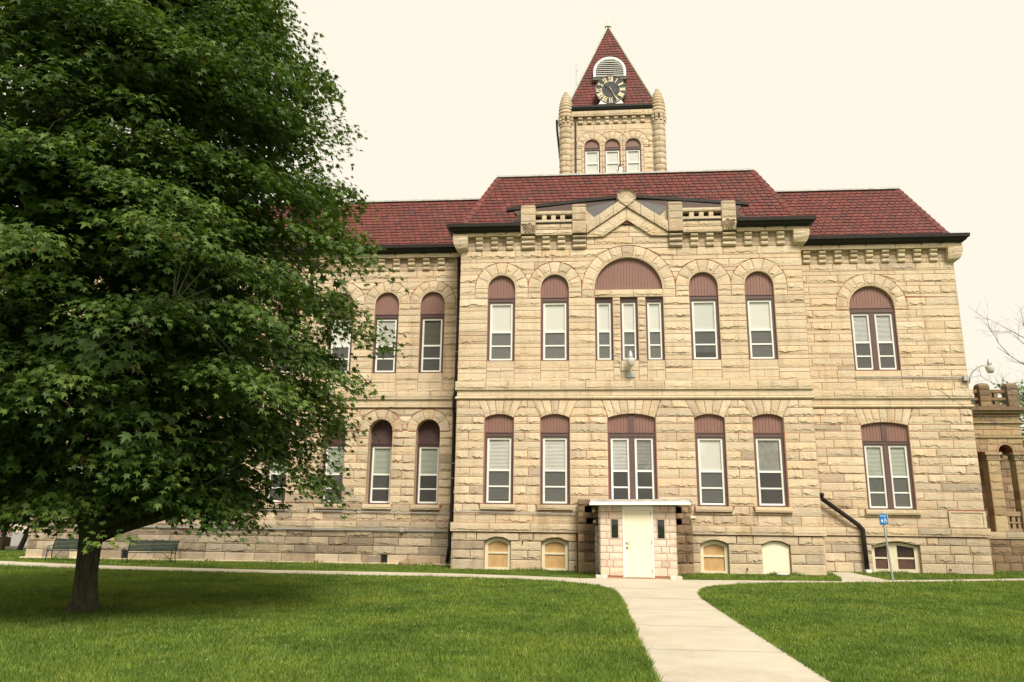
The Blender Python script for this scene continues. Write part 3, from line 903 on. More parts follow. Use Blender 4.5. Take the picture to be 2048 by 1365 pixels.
# projecting courses of the wings
for wl, x0, x1, tb in ((wall_r, PW+.02, RX, 0.), (wall_l, LX, -PW-.02, -.07)):
    xr = x1+(.09 if wl is wall_r else 0)
    moulding_run(FW, x0, xr, ZK[0], ZK[1], .085, 'belt_stone', wl, 1.15, .53+tb, D=.035)
    x = x0
    while x < x1-1e-6:
        e = min(x1, x+random.uniform(1., 2.))
        if x1-e < .5: e = x1
        P = lambda u, v: (x+.006+(e-x-.012)*u, ZF[0]+.012+(ZF[1]-ZF[0]-.018)*v)
        one('band_stone', slab(FW, P, 1, .006, .01), 'sandstone', tn(.64+tb, .07), wl); x = e
    torus_run(FW, x0, xr-.02, ZT[0], ZT[1], .085, 'torus_stone', wl)
    moulding_run(FW, x0, xr, ZP[0], ZP[1], .12, 'plinth_stone', wl, 1.2, .40+2*tb, D=.035)
moulding_run(FW, LX-.15, -PW, G-.1, -.01, .2, 'footing_stone', wall_l, 2., .75, D=.02)

# ---- corbel table and top course under the eaves
CZ = [12.15, 12.335, 12.525, 12.70]
CD = [.10, .155, .20]
def frieze(fr, x0, x1, wall, skip, t=.45):
    """small recessed stones between the corbels"""
    for z0, z1 in zip(CZ[:-1], CZ[1:]):
        x = x0
        while x < x1-.05:
            e = min(x1, x+random.uniform(.26, .40))
            if x1-e < .1: e = x1
            P = lambda u, v: (x+.007+(e-x-.014)*u, z0+.007+(z1-z0-.014)*v)
            v_, f_ = rock(fr, P, e-x, z1-z0, .02, nu=2)
            STONES.append((.01, v_, f_, tn(t), 'sandstone', wall)); x = e
for xa, xb in [(-6.015, -5.703), (-5.404, -5.097), (-4.795, -4.482), (-3.364, -3.03), (-2.756, -2.423), (2.412, 2.747), (3.01, 3.343), (4.475, 4.794), (5.089, 5.398), (5.696, 6.016)]:
    corbel(F0, xa, xb, CZ, CD, wall_p)
for xa, xb, t_ in [(-4.185, -3.62, .44), (-2.157, -1.603, .22), (1.59, 2.144, .25), (3.637, 4.183, .44)]: corbel(F0, xa, xb, CZ, [.13, .18, .22], wall_p, t_)
frieze(F0, -6.3, -1.6, wall_p, 0); frieze(F0, 1.6, 6.3, wall_p, 0)
console(F0, -6.905, -6.30, 12.13, 12.70, .30, wall_p, -1); console(F0, 6.30, 6.905, 12.13, 12.70, .30, wall_p, 1)
x = 7.322
for k in range(9): corbel(FW, 7.30+.6275*k, 7.63+.6275*k, CZ, CD, wall_r)
frieze(FW, 6.7, 12.99, wall_r, 0)
console(FW, 12.99, 13.56, 12.13, 12.70, .30, wall_r, 1)
k = 0
while -7.66-.6565*k > LX: corbel(FW, -7.98-.6565*k, -7.655-.6565*k, CZ, CD, wall_l, .45); k += 1
frieze(FW, LX, -6.7, wall_l, 0, .4)
for xa, xb in ((-6.92, -4.19), (4.19, 6.92), (-3.615, -2.152), (2.148, 3.65)): moulding_run(F0, xa, xb, 12.70, 12.905, .235, 'eaves_stone', wall_p, 1.0, .6, D=.03)
moulding_run(FW, 6.95, 13.58, 12.70, 12.93, .235, 'eaves_stone', wall_r, .95, .6, D=.03)
moulding_run(FW, LX-.2, -6.95, 12.70, 12.91, .235, 'eaves_stone', wall_l, 1.0, .55, D=.03)

# ---- side returns of pavilion and wings (seen only from the side), back of the house
def plain_side(name, fr, s0, s1, mirror, wall_name):
    wl = backing(name, fr, [(s0, G-.3), (s1, G-.3), (s1, 13.0), (s0, 13.0)], [], .3, ['mortar', 'sandstone'], house)
    lay(fr, s0, s1, rows_low(), [], tint_wall, .055, lambda x, z: .001, wall=wl)
    lay(fr, s0, s1, rows_up(), [], tint_wall, .05, lambda x, z: .001, wall=wl)
    moulding_run(fr, s0, s1, ZK[0], ZK[1], .085, 'belt_stone', wl, 1.2, .52)
    torus_run(fr, s0, s1, ZT[0], ZT[1], .085, 'torus_stone', wl)
    moulding_run(fr, s0, s1, ZP[0], ZP[1], .12, 'plinth_stone', wl, 1.2, .4)
    moulding_run(fr, s0, s1, 12.70, 12.905, .235, 'eaves_stone', wl, 1.2, .58)
    return wl
plain_side('pavilion_side_wall', rightw(PW-.002), .004, WB-.004, 0, 0)
plain_side('pavilion_side_wall', leftw(-PW+.002), -WB+.004, -.004, 0, 0)
plain_side('right_wing_side_wall', rightw(RX-.002), WB+.004, 18, 0, 0)
plain_side('left_wing_side_wall', leftw(LX+.002), -18, -WB-.004, 0, 0)
mb = MB(); mb.box(LX, RX, 18, 18.3, G-.3, 13, 0)
mb.box(LX+.3, RX-.3, 12.3, 12.45, 0, 12.9, 1); mb.box(LX+.4, RX-.4, 2.9, 12.3, 6.3, 6.5, 1); mb.box(LX+.4, RX-.4, 2.9, 12.3, 1.6, 1.8, 1)
mb.box(-6.2, 6.2, .46, 2.9, 6.3, 6.5, 1); mb.box(-6.2, 6.2, .46, 2.9, 1.6, 1.8, 1); mb.box(-6.3, 6.3, .46, 13, 12.5, 12.7, 1); mb.box(LX+.4, RX-.4, 2.9, 13, 12.5, 12.7, 1)
for x in (-6.3, 6.3): mb.box(x-.1, x+.1, .46, 12.3, 0, 12.5, 1)
mb.build('inner_walls', ['mortar', 'interior'], house)
# ------------------------------------------------------------------ roofs
SHINGLES = []
def shingle_plane(A, B, C_, D_, row=.180, wid=.258, weight=1., backing_mb=None, cut=None):
    """A,B eaves left/right, C_,D_ top right/left; shingles in broken bond, each its own piece"""
    A, B, C_, D_ = map(Vector, (A, B, C_, D_))
    e = (B-A).normalized(); n = (B-A).cross(D_-A).normalized()
    s_ = n.cross(e); H = (D_-A).dot(s_)
    if backing_mb is not None: backing_mb.add([tuple(p-n*.01) for p in (A, B, C_, D_)], [(0, 1, 2, 3)])
    x0b, x0t, x1b, x1t = 0., (D_-A).dot(e), (B-A).dot(e), (C_-A).dot(e)
    nr = int(H/row)+1
    for k in range(nr):
        y0 = k*row; y1 = min(H, y0+row*1.12)
        if y1-y0 < .03: continue
        ym = min(1., (y0+row*.5)/H)
        xl = x0b+(x0t-x0b)*ym; xr = x1b+(x1t-x1b)*ym
        x = xl-(k % 2)*wid*.5+random.uniform(-.02, .02)
        while x < xr:
            a = max(x+.008, xl); b = min(x+wid-.008, xr); x += wid
            if b-a < .04: continue
            if cut and cut((A+e*((a+b)/2)+s_*((y0+y1)/2))): continue
            c = min(.034, (b-a)*.2); o = random.uniform(-.008, .008); lift = random.uniform(.034, .046)
            q = lambda xx, yy, h: tuple(A+e*xx+s_*yy+n*h)
            top = [(a+c, y0+o, lift), (b-c, y0+o, lift), (b, y0+c+o, lift-.002), (b, y1, .008), (a, y1, .008), (a, y0+c+o, lift-.002)]
            vs = [q(*p) for p in top]+[q(p[0], p[1], -.005) for p in top]
            fs = [(0, 1, 2, 3, 4, 5)]+[(i, 6+i, 6+(i+1) % 6, (i+1) % 6) for i in (0, 1, 2, 4, 5)]
            t = random.gauss(.52, .17)
            if random.random() < .07: t = random.uniform(0., .12)
            SHINGLES.append((weight*(b-a), vs, fs, min(1, max(0, t))))
def hip_tiles(A, B, q1, q2, parent, L=.27, w_=.19):
    A, B = Vector(A), Vector(B); d = (B-A); n = int(d.length/L); q1 = Vector(q1); q2 = Vector(q2)
    dn = d.normalized(); up = -(q1+q2).normalized()
    for k in range(n):
        p0 = A+d*(k/n); p1 = A+d*((k+1.08)/n)
        vs = []
        for p, h in ((p0, .10), (p1, .065)):
            vs += [tuple(p+q1*w_+up*(h-.02)), tuple(p+up*h), tuple(p+q2*w_+up*(h-.02)), tuple(p+q1*w_-up*.04), tuple(p+q2*w_-up*.04)]
        one('hip_tile', (vs, [(0, 1, 6, 5), (1, 2, 7, 6), (3, 0, 5, 8), (2, 4, 9, 7), (3, 4, 2, 1, 0)]), 'roof_shingle', tn(.5, .15), parent)
RZ = 15.89
def mansard(name, eave, top, faces):
    pass
roof_mb = MB()
# pavilion mansard: eaves (x,y) -> ridge
EZ = 13.12
pe = [(-6.66, -.06), (6.66, -.06)]; pr = [(-5.31, 1.29), (5.31, 1.29)]
back = 13.0
roof_mb.add([(-5.31, 1.29, RZ), (5.31, 1.29, RZ), (5.31, back, RZ+.03), (-5.31, back, RZ+.03)], [(0, 1, 2, 3)])
for sx in (-1, 1):
    roof_mb.add([(6.66*sx, -.06, EZ), (5.31*sx, 1.29, RZ), (5.31*sx, 5, RZ), (6.66*sx, 5, EZ)], [(0, 1, 2, 3)])
    # deck over the wings
# wings: eave line at WB-.06, ridge at Y 3.63
roof_mb.add([(5.2, 3.63, RZ+.04), (11.98, 3.63, RZ+.04), (11.98, 16.5, RZ+.04), (5.2, 16.5, RZ+.04)], [(0, 1, 2, 3)])
roof_mb.add([(-5.2, 3.63, RZ+.04), (LX+1.29, 3.63, RZ+.04), (LX+1.29, 16.5, RZ+.04), (-5.2, 16.5, RZ+.04)], [(0, 1, 2, 3)])
roof_mb.add([(LX+1.29, 16.5, RZ), (11.98, 16.5, RZ), (RX+.06, 18.1, EZ), (LX-.06, 18.1, EZ)], [(0, 1, 2, 3)])
roof_mb.add([(-5.3, 12.9, RZ+.02), (5.3, 12.9, RZ+.02), (5.3, 16.6, RZ+.02), (-5.3, 16.6, RZ+.02)], [(0, 1, 2, 3)])
shingle_plane((-6.66, -.06, EZ), (6.66, -.06, EZ), (5.31, 1.29, RZ), (-5.31, 1.29, RZ), weight=1., backing_mb=roof_mb)
shingle_plane((5.9, WB-.06, EZ), (RX+.06, WB-.06, EZ), (11.98, 3.63, RZ+.04), (5.25, 3.63, RZ+.04), weight=.8, backing_mb=roof_mb, cut=lambda p: p.x < 6.66-(p.z-EZ)*.487)
shingle_plane((LX-.06, WB-.06, EZ), (-5.9, WB-.06, EZ), (-5.25, 3.63, RZ+.04), (LX+1.29, 3.63, RZ+.04), weight=.3, backing_mb=roof_mb, cut=lambda p: p.x > -6.66+(p.z-EZ)*.487)
shingle_plane((6.66, -.06, EZ), (6.66, 4.2, EZ), (5.31, 4.2, RZ), (5.31, 1.29, RZ), weight=.001)
shingle_plane((-6.66, 4.2, EZ), (-6.66, -.06, EZ), (-5.31, 1.29, RZ), (-5.31, 4.2, RZ), weight=.001)
shingle_plane((RX+.06, WB-.06, EZ), (RX+.06, 18, EZ), (11.98, 16.5, RZ), (11.98, 3.63, RZ), weight=.001, backing_mb=roof_mb)
roof_mb.add([(LX-.06, WB-.06, EZ), (LX-.06, 18.1, EZ), (LX+1.29, 16.5, RZ), (LX+1.29, 3.63, RZ)], [(0, 1, 2, 3)])
roof = roof_mb.build('roof', ['roof_backing'], house, center=False)
fq = Vector((1, 0, 0)); sq = Vector((0, 1, 0))
def hipq(A, B):
    d = (Vector(B)-Vector(A)).normalized()
    q1 = Vector((-1, 0, 0)) if B[0] < A[0] else Vector((1, 0, 0))
    q2 = Vector((0, 1, 0))
    return (q1-d*q1.dot(d)).normalized(), (q2-d*q2.dot(d)).normalized()
for A, B in (((-6.66, -.06, EZ), (-5.31, 1.29, RZ)), ((6.66, -.06, EZ), (5.31, 1.29, RZ)), ((RX+.06, WB-.06, EZ), (11.98, 3.63, RZ+.03)), ((LX-.06, WB-.06, EZ), (LX+1.29, 3.63, RZ+.03))):
    q1, q2 = hipq(A, B); hip_tiles(A, B, q1, q2, roof)
# pale metal cap along the ridges
def cap(x0, x1, y, z):
    mb = MB(); mb.box(x0, x1, y-.09, y+.16, z-.02, z+.05); mb.build('ridge_cap', 'ridge_metal', roof)
cap(-5.36, 5.36, 1.29, RZ+.03); cap(5.45, 12.02, 3.63, RZ+.07); cap(LX+1.25, -5.45, 3.63, RZ+.07)

# gutters: stepped profile (out, z)
GP = [(-.05, 12.93), (.24, 12.93), (.25, 12.98), (.33, 13.00), (.36, 13.05), (.42, 13.06), (.45, 13.15), (.52, 13.16), (.53, 13.30), (.49, 13.30), (.47, 13.20), (-.05, 13.20)]
def gutter(path, name='gutter', dz=-.16):
    mb = MB(); mb.extrude([(a, b+dz) for a, b in GP], path); mb.build(name, 'gutter_metal', house)
gutter([((-PW, WB, 0), (-1, 0, 0)), ((-PW, 0, 0), (-1, -1, 0)), ((-4.19, 0, 0), (0, -1, 0))])
gutter([((4.19, 0, 0), (0, -1, 0)), ((PW, 0, 0), (1, -1, 0)), ((PW, WB, 0), (1, 0, 0))])
gutter([((PW+.05, WB, 0), (0, -1, 0)), ((RX, WB, 0), (1, -1, 0)), ((RX, 18, 0), (1, 0, 0))], dz=-.10)
gutter([((LX, 18, 0), (-1, 0, 0)), ((LX, WB, 0), (-1, -1, 0)), ((-PW-.05, WB, 0), (0, -1, 0))], dz=-.12)

# ------------------------------------------------------------------ parapet and gable over the pavilion
par = MB(); par.box(-4.17, 4.17, .05, .30, 12.7, 13.19, 0); par.build('parapet_core', ['mortar'], house)
def block(name, x0, x1, y0, y1, z0, z1, tint, parent, mat='sandstone', D=.035, inset=.0):
    """rock-faced block whose front is rough and whose other faces are dressed"""
    mb = MB(); fr = front(y0)
    mb.box(x0, x1, y0, y1, z0, z1, 0, tint)
    P = lambda u, v: (x0+.012+(x1-x0-.024)*u, z0+.012+(z1-z0-.024)*v)
    v_, f_ = rock(fr, P, x1-x0, z1-z0, D); mb.add(v_, f_, 0, tint)
    return mb.build(name, mat, parent)
for xa, xb, carved in ((-4.19, -3.61, -1), (-2.15, -1.605, 0), (1.605, 2.15, 0), (3.65, 4.19, 1)):
    zs = [12.75, 13.25, 13.55, 13.83]
    for i, (z0, z1) in enumerate(zip(zs[:-1], zs[1:])):
        block('parapet_post', xa, xb, -.26, .34, z0+.006, z1-.006, tn(.34, .08), house, D=.01 if (i == 0 and carved) else .03)
    mb = MB(); cx = (xa+xb)/2; hw = (xb-xa)/2       # rounded cap
    prof = [(1.0, 0), (1.02, .05), (.9, .13), (.62, .17), (0.3, .18)]
    vs = []; fs = []
    for f_, z in prof:
        for sx, sy in ((-1, -1), (1, -1), (1, 1), (-1, 1)): vs.append((cx+sx*hw*f_, .04+sy*.30*f_, 13.83+z))
    for i in range(len(prof)-1):
        for k in range(4): fs.append((i*4+k, i*4+(k+1) % 4, (i+1)*4+(k+1) % 4, (i+1)*4+k))
    fs.append(tuple(16+k for k in range(4))); mb.add(vs, fs, 0, .12); mb.build('post_cap', 'sandstone', house)
    if carved:      # scrolled acanthus leaf: ribs fanning out of a spiral
        mb = MB(); fr = front(-.285); sx = carved
        cx0 = cx-.10*sx; cz0 = 13.15
        pts = [(cx0+.02*sx+.075*(1-t/9)*math.cos(t*.75)*sx, cz0-.02+.075*(1-t/9)*math.sin(t*.75)) for t in range(9)]
        mb.tube([fr(x, .02, z) for x, z in pts], [.022-.0015*k for k in range(9)], 6)
        for k in range(9):
            a = R(-175+24*k) if sx > 0 else R(-5-24*k)
            L = .30+.05*math.sin(k*1.7)
            p = [(cx0+math.cos(a)*L*t+.05*t*t*sx, max(12.77, cz0-.05+math.sin(a)*L*t-.06*t*t)) for t in (.12, .4, .7, 1.)]
            p = [(min(max(x, xa+.03), xb-.03), min(z, 13.24)) for x, z in p]
            mb.tube([fr(x, .012, z) for x, z in p], [.014, .026, .03, .016], 6)
        mb.build('carved_leaf', 'brown_sandstone', house)
def bal(xa, xb):
    fr = front(-.20)
    moulding_run(front(-.12), xa, xb, 12.965, 13.19, .05, 'parapet_stone', house, .75, .58, D=.03)
    MB().box(xa, xb, -.22, .26, 13.195, 13.225).build('lead_flashing', 'gutter_metal', house)
    block('balustrade_rail', xa, xb, -.19, .24, 13.228, 13.345, .55, house, D=.01)
    block('balustrade_coping', xa, xb, -.21, .26, 13.57, 13.705, .55, house, D=.015)
    n = 3; q = (xb-xa)/4
    for k in range(n):
        x = xa+q*(k+1)-.02; block('baluster', x-.09, x+.09, -.17, .20, 13.35, 13.565, tn(.58, .06), house, D=.008)
    MB().box(xa, xb, .24, .26, 13.35, 13.56).build('balustrade_back', 'black_void', house)
bal(-3.61, -2.15); bal(2.15, 3.65)
# gable: wall, stones, two chevrons, finial
Fg = front(-.017)
poly = [(-1.6, 12.15)]+[(.67*k/8, 10.475+math.sqrt(3.24-(.67*k/8)**2)) for k in range(-8, 9)]+[(1.6, 12.15), (1.6, 13.12), (0, 14.24), (-1.6, 13.12)]
mb = MB(); mb.prism(poly, .015, -.30, front(0.0)); gab = mb.build('gable_wall', 'mortar', house)
rows = [(12.146, 12.33, 'smooth'), (12.33, 12.62, 'rock'), (12.62, 12.80, 'smooth'), (12.80, 13.08, 'rock'), (13.08, 13.32, 'rock')]
bt = [Block(-1.6, 1.6, lambda x: (max(12.62, 13.33-abs(x)*.715), 99)), b_ring(0, 1.80, 10.47, 10)]
lay(Fg, -1.59, 1.59, rows, bt, .62, .04, None, wall=gab, target=1.2)
def chevron(z_b0, z_ap_b, z_t0, z_ap_t, xb, xt, depth, nseg, name, feet=None, tint=.56):
    for sx in (-1, 1):
        for k in range(nseg):
            def P(u, v):
                t = (k+u)/nseg
                if sx > 0: t = 1-t
                g = .012*(1-2*u)/1.0
                # t: 0 at foot, 1 at apex ... interpolate between lower and upper edges
                lo = (sx*xb*(1-t), z_b0+(z_ap_b-z_b0)*t); hi = (sx*xt*(1-t), z_t0+(z_ap_t-z_t0)*t)
                kk = k if sx < 0 else k
                return lo[0]+(hi[0]-lo[0])*v+g*.6, lo[1]+(hi[1]-lo[1])*v
            mb = MB(); v_, f_ = rock(front(-depth), P, 1.9/nseg, .3, .035, 0, ledge=.25); 
            t_ = tn(tint, .07)
            poly = [P(0, 0), P(.5, 0), P(1, 0), P(1, 1), P(.5, 1), P(0, 1)]
            mb.prism([(x, z) for x, z in poly], depth, -.2, front(0.), 0, t_); mb.add(v_, f_, 0, t_)
            mb.build(name, 'sandstone', house)
chevron(12.76, 13.84, 13.17, 14.29, 1.59, 1.6, .20, 3, 'gable_coping_stone', tint=.5)
chevron(12.64, 13.30, 12.76, 13.82, .95, 1.56, .12, 2, 'gable_inner_stone', tint=.6)
for sx in (-1, 1):
    mb = MB(); mb.prism([(sx*1.59, 12.62), (sx*.94, 12.635), (sx*.80, 12.735), (sx*1.59, 12.77)], .12, -.1, front(0.), 0, .6); mb.build('gable_foot', 'sandstone', house)
# finial: rough octagonal knob over a diamond keystone
mb = MB()
mb.prism([(-.30, 14.05), (0, 13.84), (.30, 14.05), (0, 14.28)], .26, -.2, front(0.), 0, .5)
mb.build('gable_keystone', 'sandstone', house)
mb = MB(); oc = []
for d, s_ in ((.20, .8), (.27, 1.), (-.05, 1.08), (-.33, 1.), (-.38, .8)):
    oc.append([(s_*.385*math.cos(R(22.5+45*k))+random.uniform(-.015, .015), d, 14.27+s_*.30*math.sin(R(22.5+45*k))+random.uniform(-.015, .015)) for k in range(8)])
f0 = front(0.); vs = [f0(*p) for r_ in oc for p in r_]; fs = []
for i in range(4):
    for k in range(8): fs.append((i*8+k, i*8+(k+1) % 8, (i+1)*8+(k+1) % 8, (i+1)*8+k))
fs += [tuple(range(8)), tuple(32+k for k in range(8))]
mb.add(vs, fs, 0, .22); mb.build('gable_finial', 'sandstone', house)
# low metal roof behind the gable: brown front sheet, dark fascia, sloping top, grey valleys
cr = [(-4.86, 13.25), (4.92, 13.25), (4.92, 14.13), (0, 14.62), (-4.86, 14.13)]
mb = MB(); Yc = .34
mb.prism([(-4.18, 13.4), (4.18, 13.4), (4.5, 13.9), (0, 14.45), (-4.5, 13.9)], 0, -.03, lambda x, d, z: (x, .03+(z-13.4)*.30-d, z))
mb.build('gablet_front', 'flashing_metal', house)
for sx in (-1, 1):
    mb = MB()
    a = Vector((0, Yc-.10, 14.43)); b = Vector((4.82*sx, Yc-.10, 13.96))
    vs = [tuple(a), tuple(b), tuple(b+Vector((0, 0, .13))), tuple(a+Vector((0, 0, .13)))]
    vs += [tuple(Vector(q)+Vector((0, .55, 0))) for q in vs]
    mb.add(vs, [(0, 1, 2, 3), (3, 2, 6, 7), (0, 4, 5, 1), (1, 5, 6, 2), (4, 7, 6, 5)])
    mb.build('gablet_fascia', 'gutter_metal', house)
    mb = MB()       # grey valley sheets between gable slope and posts
    mb.add([(sx*x, -.0+(z-13.4)*.29, z) for x, z in ((.30, 14.12), (1.22, 13.38), (1.62, 13.74), (1.62, 13.95), (.32, 14.30))], [(0, 1, 2, 3, 4)])
    mb.build('valley_flashing', 'gray_flashing', house)
    mb = MB(); mb.prism([(sx*1.61, 13.10), (sx*1.22, 13.40), (sx*1.61, 13.78)], .05, -.2, front(0.), 0, .55); mb.build('gable_shoulder', 'sandstone', house)
    for dx in (1.28, 1.36):
        MB().tube([(sx*dx, .1, 13.45), (sx*(dx-.02), .12, 13.78)], .012, 6).build('snow_rod', 'steel', house)
    mb = MB(); xs = 4.19*sx      # flashing wedge where the post meets the roof
    mb.add([(xs, -.2, 13.2), (xs+.62*sx, .0, 13.2), (xs, .75, 13.75), (xs, .0, 13.75), (xs, -.2, 13.45)], [(0, 1, 2, 3, 4)]); mb.build('post_flashing', 'flashing_metal', house)

# ------------------------------------------------------------------ clock tower
TX, TY, TH = -.05, 12.5, 2.62
Yt = TY-TH-.08
Ft = front(Yt)
TWN = [(-1.155, .415), (-.05, .42), (1.065, .415)]
th = [open_round(cx, h, 20.02, 21.63) for cx, h in TWN]
wall_t = backing('tower_wall', Ft, [(TX-TH, 15.6), (TX+TH, 15.6), (TX+TH, 23.7), (TX-TH, 23.7)], th, .4, ['mortar', 'sandstone'], house)
mb = MB()
mb.box(TX-TH, TX+TH, TY+TH-.3, TY+TH, 15.6, 23.7); mb.box(TX-TH, TX-TH+.3, Yt+.41, TY+TH-.3, 15.6, 23.7); mb.box(TX+TH-.3, TX+TH, Yt+.41, TY+TH-.3, 15.6, 23.7)
tcore = mb.build('tower_side_walls', 'mortar', house)
bt = []
for cx, h in TWN: bt += [b_ring(cx, .86, 21.63, 21.62), b_rect(cx-.555, cx+.555, 20.0, 21.65)]
trow = []; z = 15.7
while z < 22.6:
    trow.append((z, z+.322, 'rock')); z += .322
trow += [(22.60, 22.93, 'smooth'), (22.95, 23.35, 'smooth')]
trow = [r_ for r_ in trow if r_[1] <= 22.66 or r_[0] > 22.55]
trow[-3] = (trow[-3][0], 22.60, 'rock')
lay(Ft, TX-2.25, TX+2.25, trow, bt, .62, .05, lambda x, z: .35 if z > 19.9 else .001, wall=wall_t, target=.8)
for sgn, fr in ((1, rightw(TX+TH)), (-1, leftw(TX-TH))):
    lay(fr, *((Yt, TY+TH) if sgn > 0 else (-(TY+TH), -Yt)), trow, [], .58, .05, lambda x, z: .001, wall=tcore, target=.9)
for i, (cx, h) in enumerate(TWN):
    cl = (cx-.56 if i else cx-.9, cx+.56 if i < 2 else cx+.9)
    round_arch(Ft, cx, 21.63, h, .86, 7, wall_t, .62, clampx=cl, trim=.05)
    for sx in (-1, 1):
        xa, xb = (cx-.555, cx-h) if sx < 0 else (cx+h, cx+.555)
        jamb_blocks(Ft, xa, xb, [20.02, 20.34, 20.67, 20.99, 21.31, 21.63], wall_t)
    window(Ft, cx, h, 20.02, 21.57, 21.44, lambda x, cx=cx, h=h: 21.63+math.sqrt(max(0, (h-.004)**2-(x-cx)**2)), .10, 1, 20.66, None, [((W_, 0), (W_, 0, 0, 0))], wall_t, casing=.045)
# corbels and top band of the tower
for k in range(8): corbel(Ft, -1.90+.483*k, -1.64+.483*k, [22.96, 23.15, 23.34], [.10, .16], wall_t, .58)
moulding_run(Ft, TX-2.2, TX+2.2, 23.36, 23.66, .20, 'eaves_stone', wall_t, .95, .64, D=.02)
mb = MB(); mb.extrude([(a*.5, (b-12.93)*.82+23.64) for a, b in GP], [((TX-2.2, Yt-.05, 0), (0, -1, 0)), ((TX+2.2, Yt-.05, 0), (0, -1, 0))]); mb.build('tower_gutter', 'gutter_metal', house)
# corner turrets: drum courses with rounded faces, beehive caps
for sx in (-1, 1):
    for sy in (-1, 1):
        c = (TX+sx*2.52, TY+sy*(TH-.1)-(.08 if sy < 0 else 0), 0)
        if sy > 0: c = (c[0], TY+TH-.1, 0)
        z = 15.7; k = 0
        while z < 22.95:
            h = .335; prof = [(.325, 0), (.352, .02), (.370, .10), (.374, .19), (.366, .28), (.352, .315), (.325, .328)]
            mb = MB()
            for q in range(4):
                a0 = R(90*q+(45 if k % 2 else 0)); t = tn(.5, .1)
                mb.lathe([(r_+random.uniform(-.006, .006), zz) for r_, zz in prof], (c[0], c[1], z), 6, 0, t, a0+R(1.6), a0+R(88.4))
            mb.lathe([(.335, 0), (.335, .335)], (c[0], c[1], z), 14, 1)
            mb.build('turret_course', ['sandstone', 'mortar'], house); z += h; k += 1
        for q in range(10):
            a = 2*math.pi*q/10
            for z0, dr in ((22.97, .40), (23.15, .43)):
                mb = MB(); d = Vector((math.cos(a), math.sin(a), 0)); t_ = Vector((-d.y, d.x, 0)); p = Vector((c[0], c[1], z0))
                vs = [tuple(p+d*rr+t_*s_*.075+Vector((0, 0, zz))) for rr in (.30, dr+.02) for s_ in (-1, 1) for zz in (.01, .16)]
                mb.add(vs, [(4, 6, 7, 5), (0, 1, 5, 4), (2, 6, 7, 3), (1, 3, 7, 5), (0, 4, 6, 2)], 0, tn(.5)); 
                if sy < 0: mb.build('turret_corbel', 'sandstone', house)
        z = 23.33
        for r_, h in ((.43, .25), (.42, .21), (.405, .20), (.385, .19), (.355, .18), (.315, .17), (.265, .16), (.20, .14)):
            mb = MB(); mb.lathe([(r_*.90, 0), (r_*.975, h*.15), (r_, h*.45), (r_*.97, h*.8), (r_*.86, h)], (c[0], c[1], z), 16, 0, tn(.42, .07)); mb.build('turret_cap_course', 'sandstone', house, smooth=True); z += h
        mb = MB(); mb.lathe([(.09, -.01), (.115, .05), (.12, .12), (.085, .2), (.0, .235)], (c[0], c[1], z), 14, 0, .38); mb.build('turret_finial', 'sandstone', house, smooth=True)
# spire
SPB, AP = 23.98, Vector((TX, TY, 30.97)); hb = 2.55
cs = [Vector((TX-hb, TY-hb, SPB)), Vector((TX+hb, TY-hb, SPB)), Vector((TX+hb, TY+hb, SPB)), Vector((TX-hb, TY+hb, SPB))]
mb = MB(); mb.add([tuple(p) for p in cs]+[tuple(AP)], [(0, 1, 4), (1, 2, 4), (2, 3, 4), (3, 0, 4)]); spire = mb.build('spire', 'roof_backing', house)
inv = lambda p, q, t: p+(q-p)*t
for i in range(4):
    A, B = cs[i], cs[(i+1) % 4]
    shingle_plane(A, B, inv(B, AP, .985), inv(A, AP, .985), .235, .27, weight=.5 if i == 0 else .0005)
for p in cs:
    mb = MB(); mb.tube([tuple(p+Vector((0, 0, .02))), tuple(AP)], .075, 8); mb.build('hip_flashing', 'copper_green', spire)
mb = MB(); mb.lathe([(.2, -.12), (.2, .0), (.09, .06), (.085, .3), (.05, .62), (.0, .64)], tuple(AP), 12); mb.build('spire_finial', 'cream_frame', spire, smooth=True)
# arched louvre dormer
Yl = 10.45; Fl = front(Yl); lc, lh, lz0, lzs = -.095, .92, 26.22, 26.60
fz = lambda x, hh, zs: zs+math.sqrt(max(0., hh*hh-(x-lc)**2))
mb = MB(); out = open_round(lc, lh, lz0, lzs); inn = open_round(lc, lh-.13, lz0+.06, lzs)
n = len(out); fs = [(i, (i+1) % n, n+(i+1) % n, n+i) for i in range(n)]
mb.add([Fl(x, 0, z) for x, z in out]+[Fl(x, 0, z) for x, z in inn], fs); mb.add([Fl(x, 0, z) for x, z in out]+[Fl(x, -1.2, z) for x, z in out], fs); mb.add([Fl(x, 0, z) for x, z in inn]+[Fl(x, -.3, z) for x, z in inn], fs)
lou = mb.build('louvre_dormer', 'white_paint', spire)
for k in range(9):
    z = lz0+.13+k*.125
    hx = lh-.13 if z < lzs else math.sqrt(max(0., (lh-.13)**2-(z-lzs)**2))
    if hx < .15: continue
    mb = MB(); mb.box(lc-hx, lc+hx, -.06, -.02, z-.013, z+.013, fr=Fl); mb.build('louvre_slat', 'white_paint', lou)
mb = MB(); mb.prism(open_round(lc, lh-.12, lz0+.05, lzs), -.30, -.32, Fl); mb.build('louvre_back', 'black_void', lou)
MB().box(lc-.97, lc+.97, Yl-.08, Yl+.5, lz0-.09, lz0).build('louvre_sill', 'gutter_metal', lou)
MB().box(lc-.96, lc+.96, Yl-.06, Yl+.5, lz0-.14, lz0-.09).build('louvre_sill_trim', 'copper_green', lou)
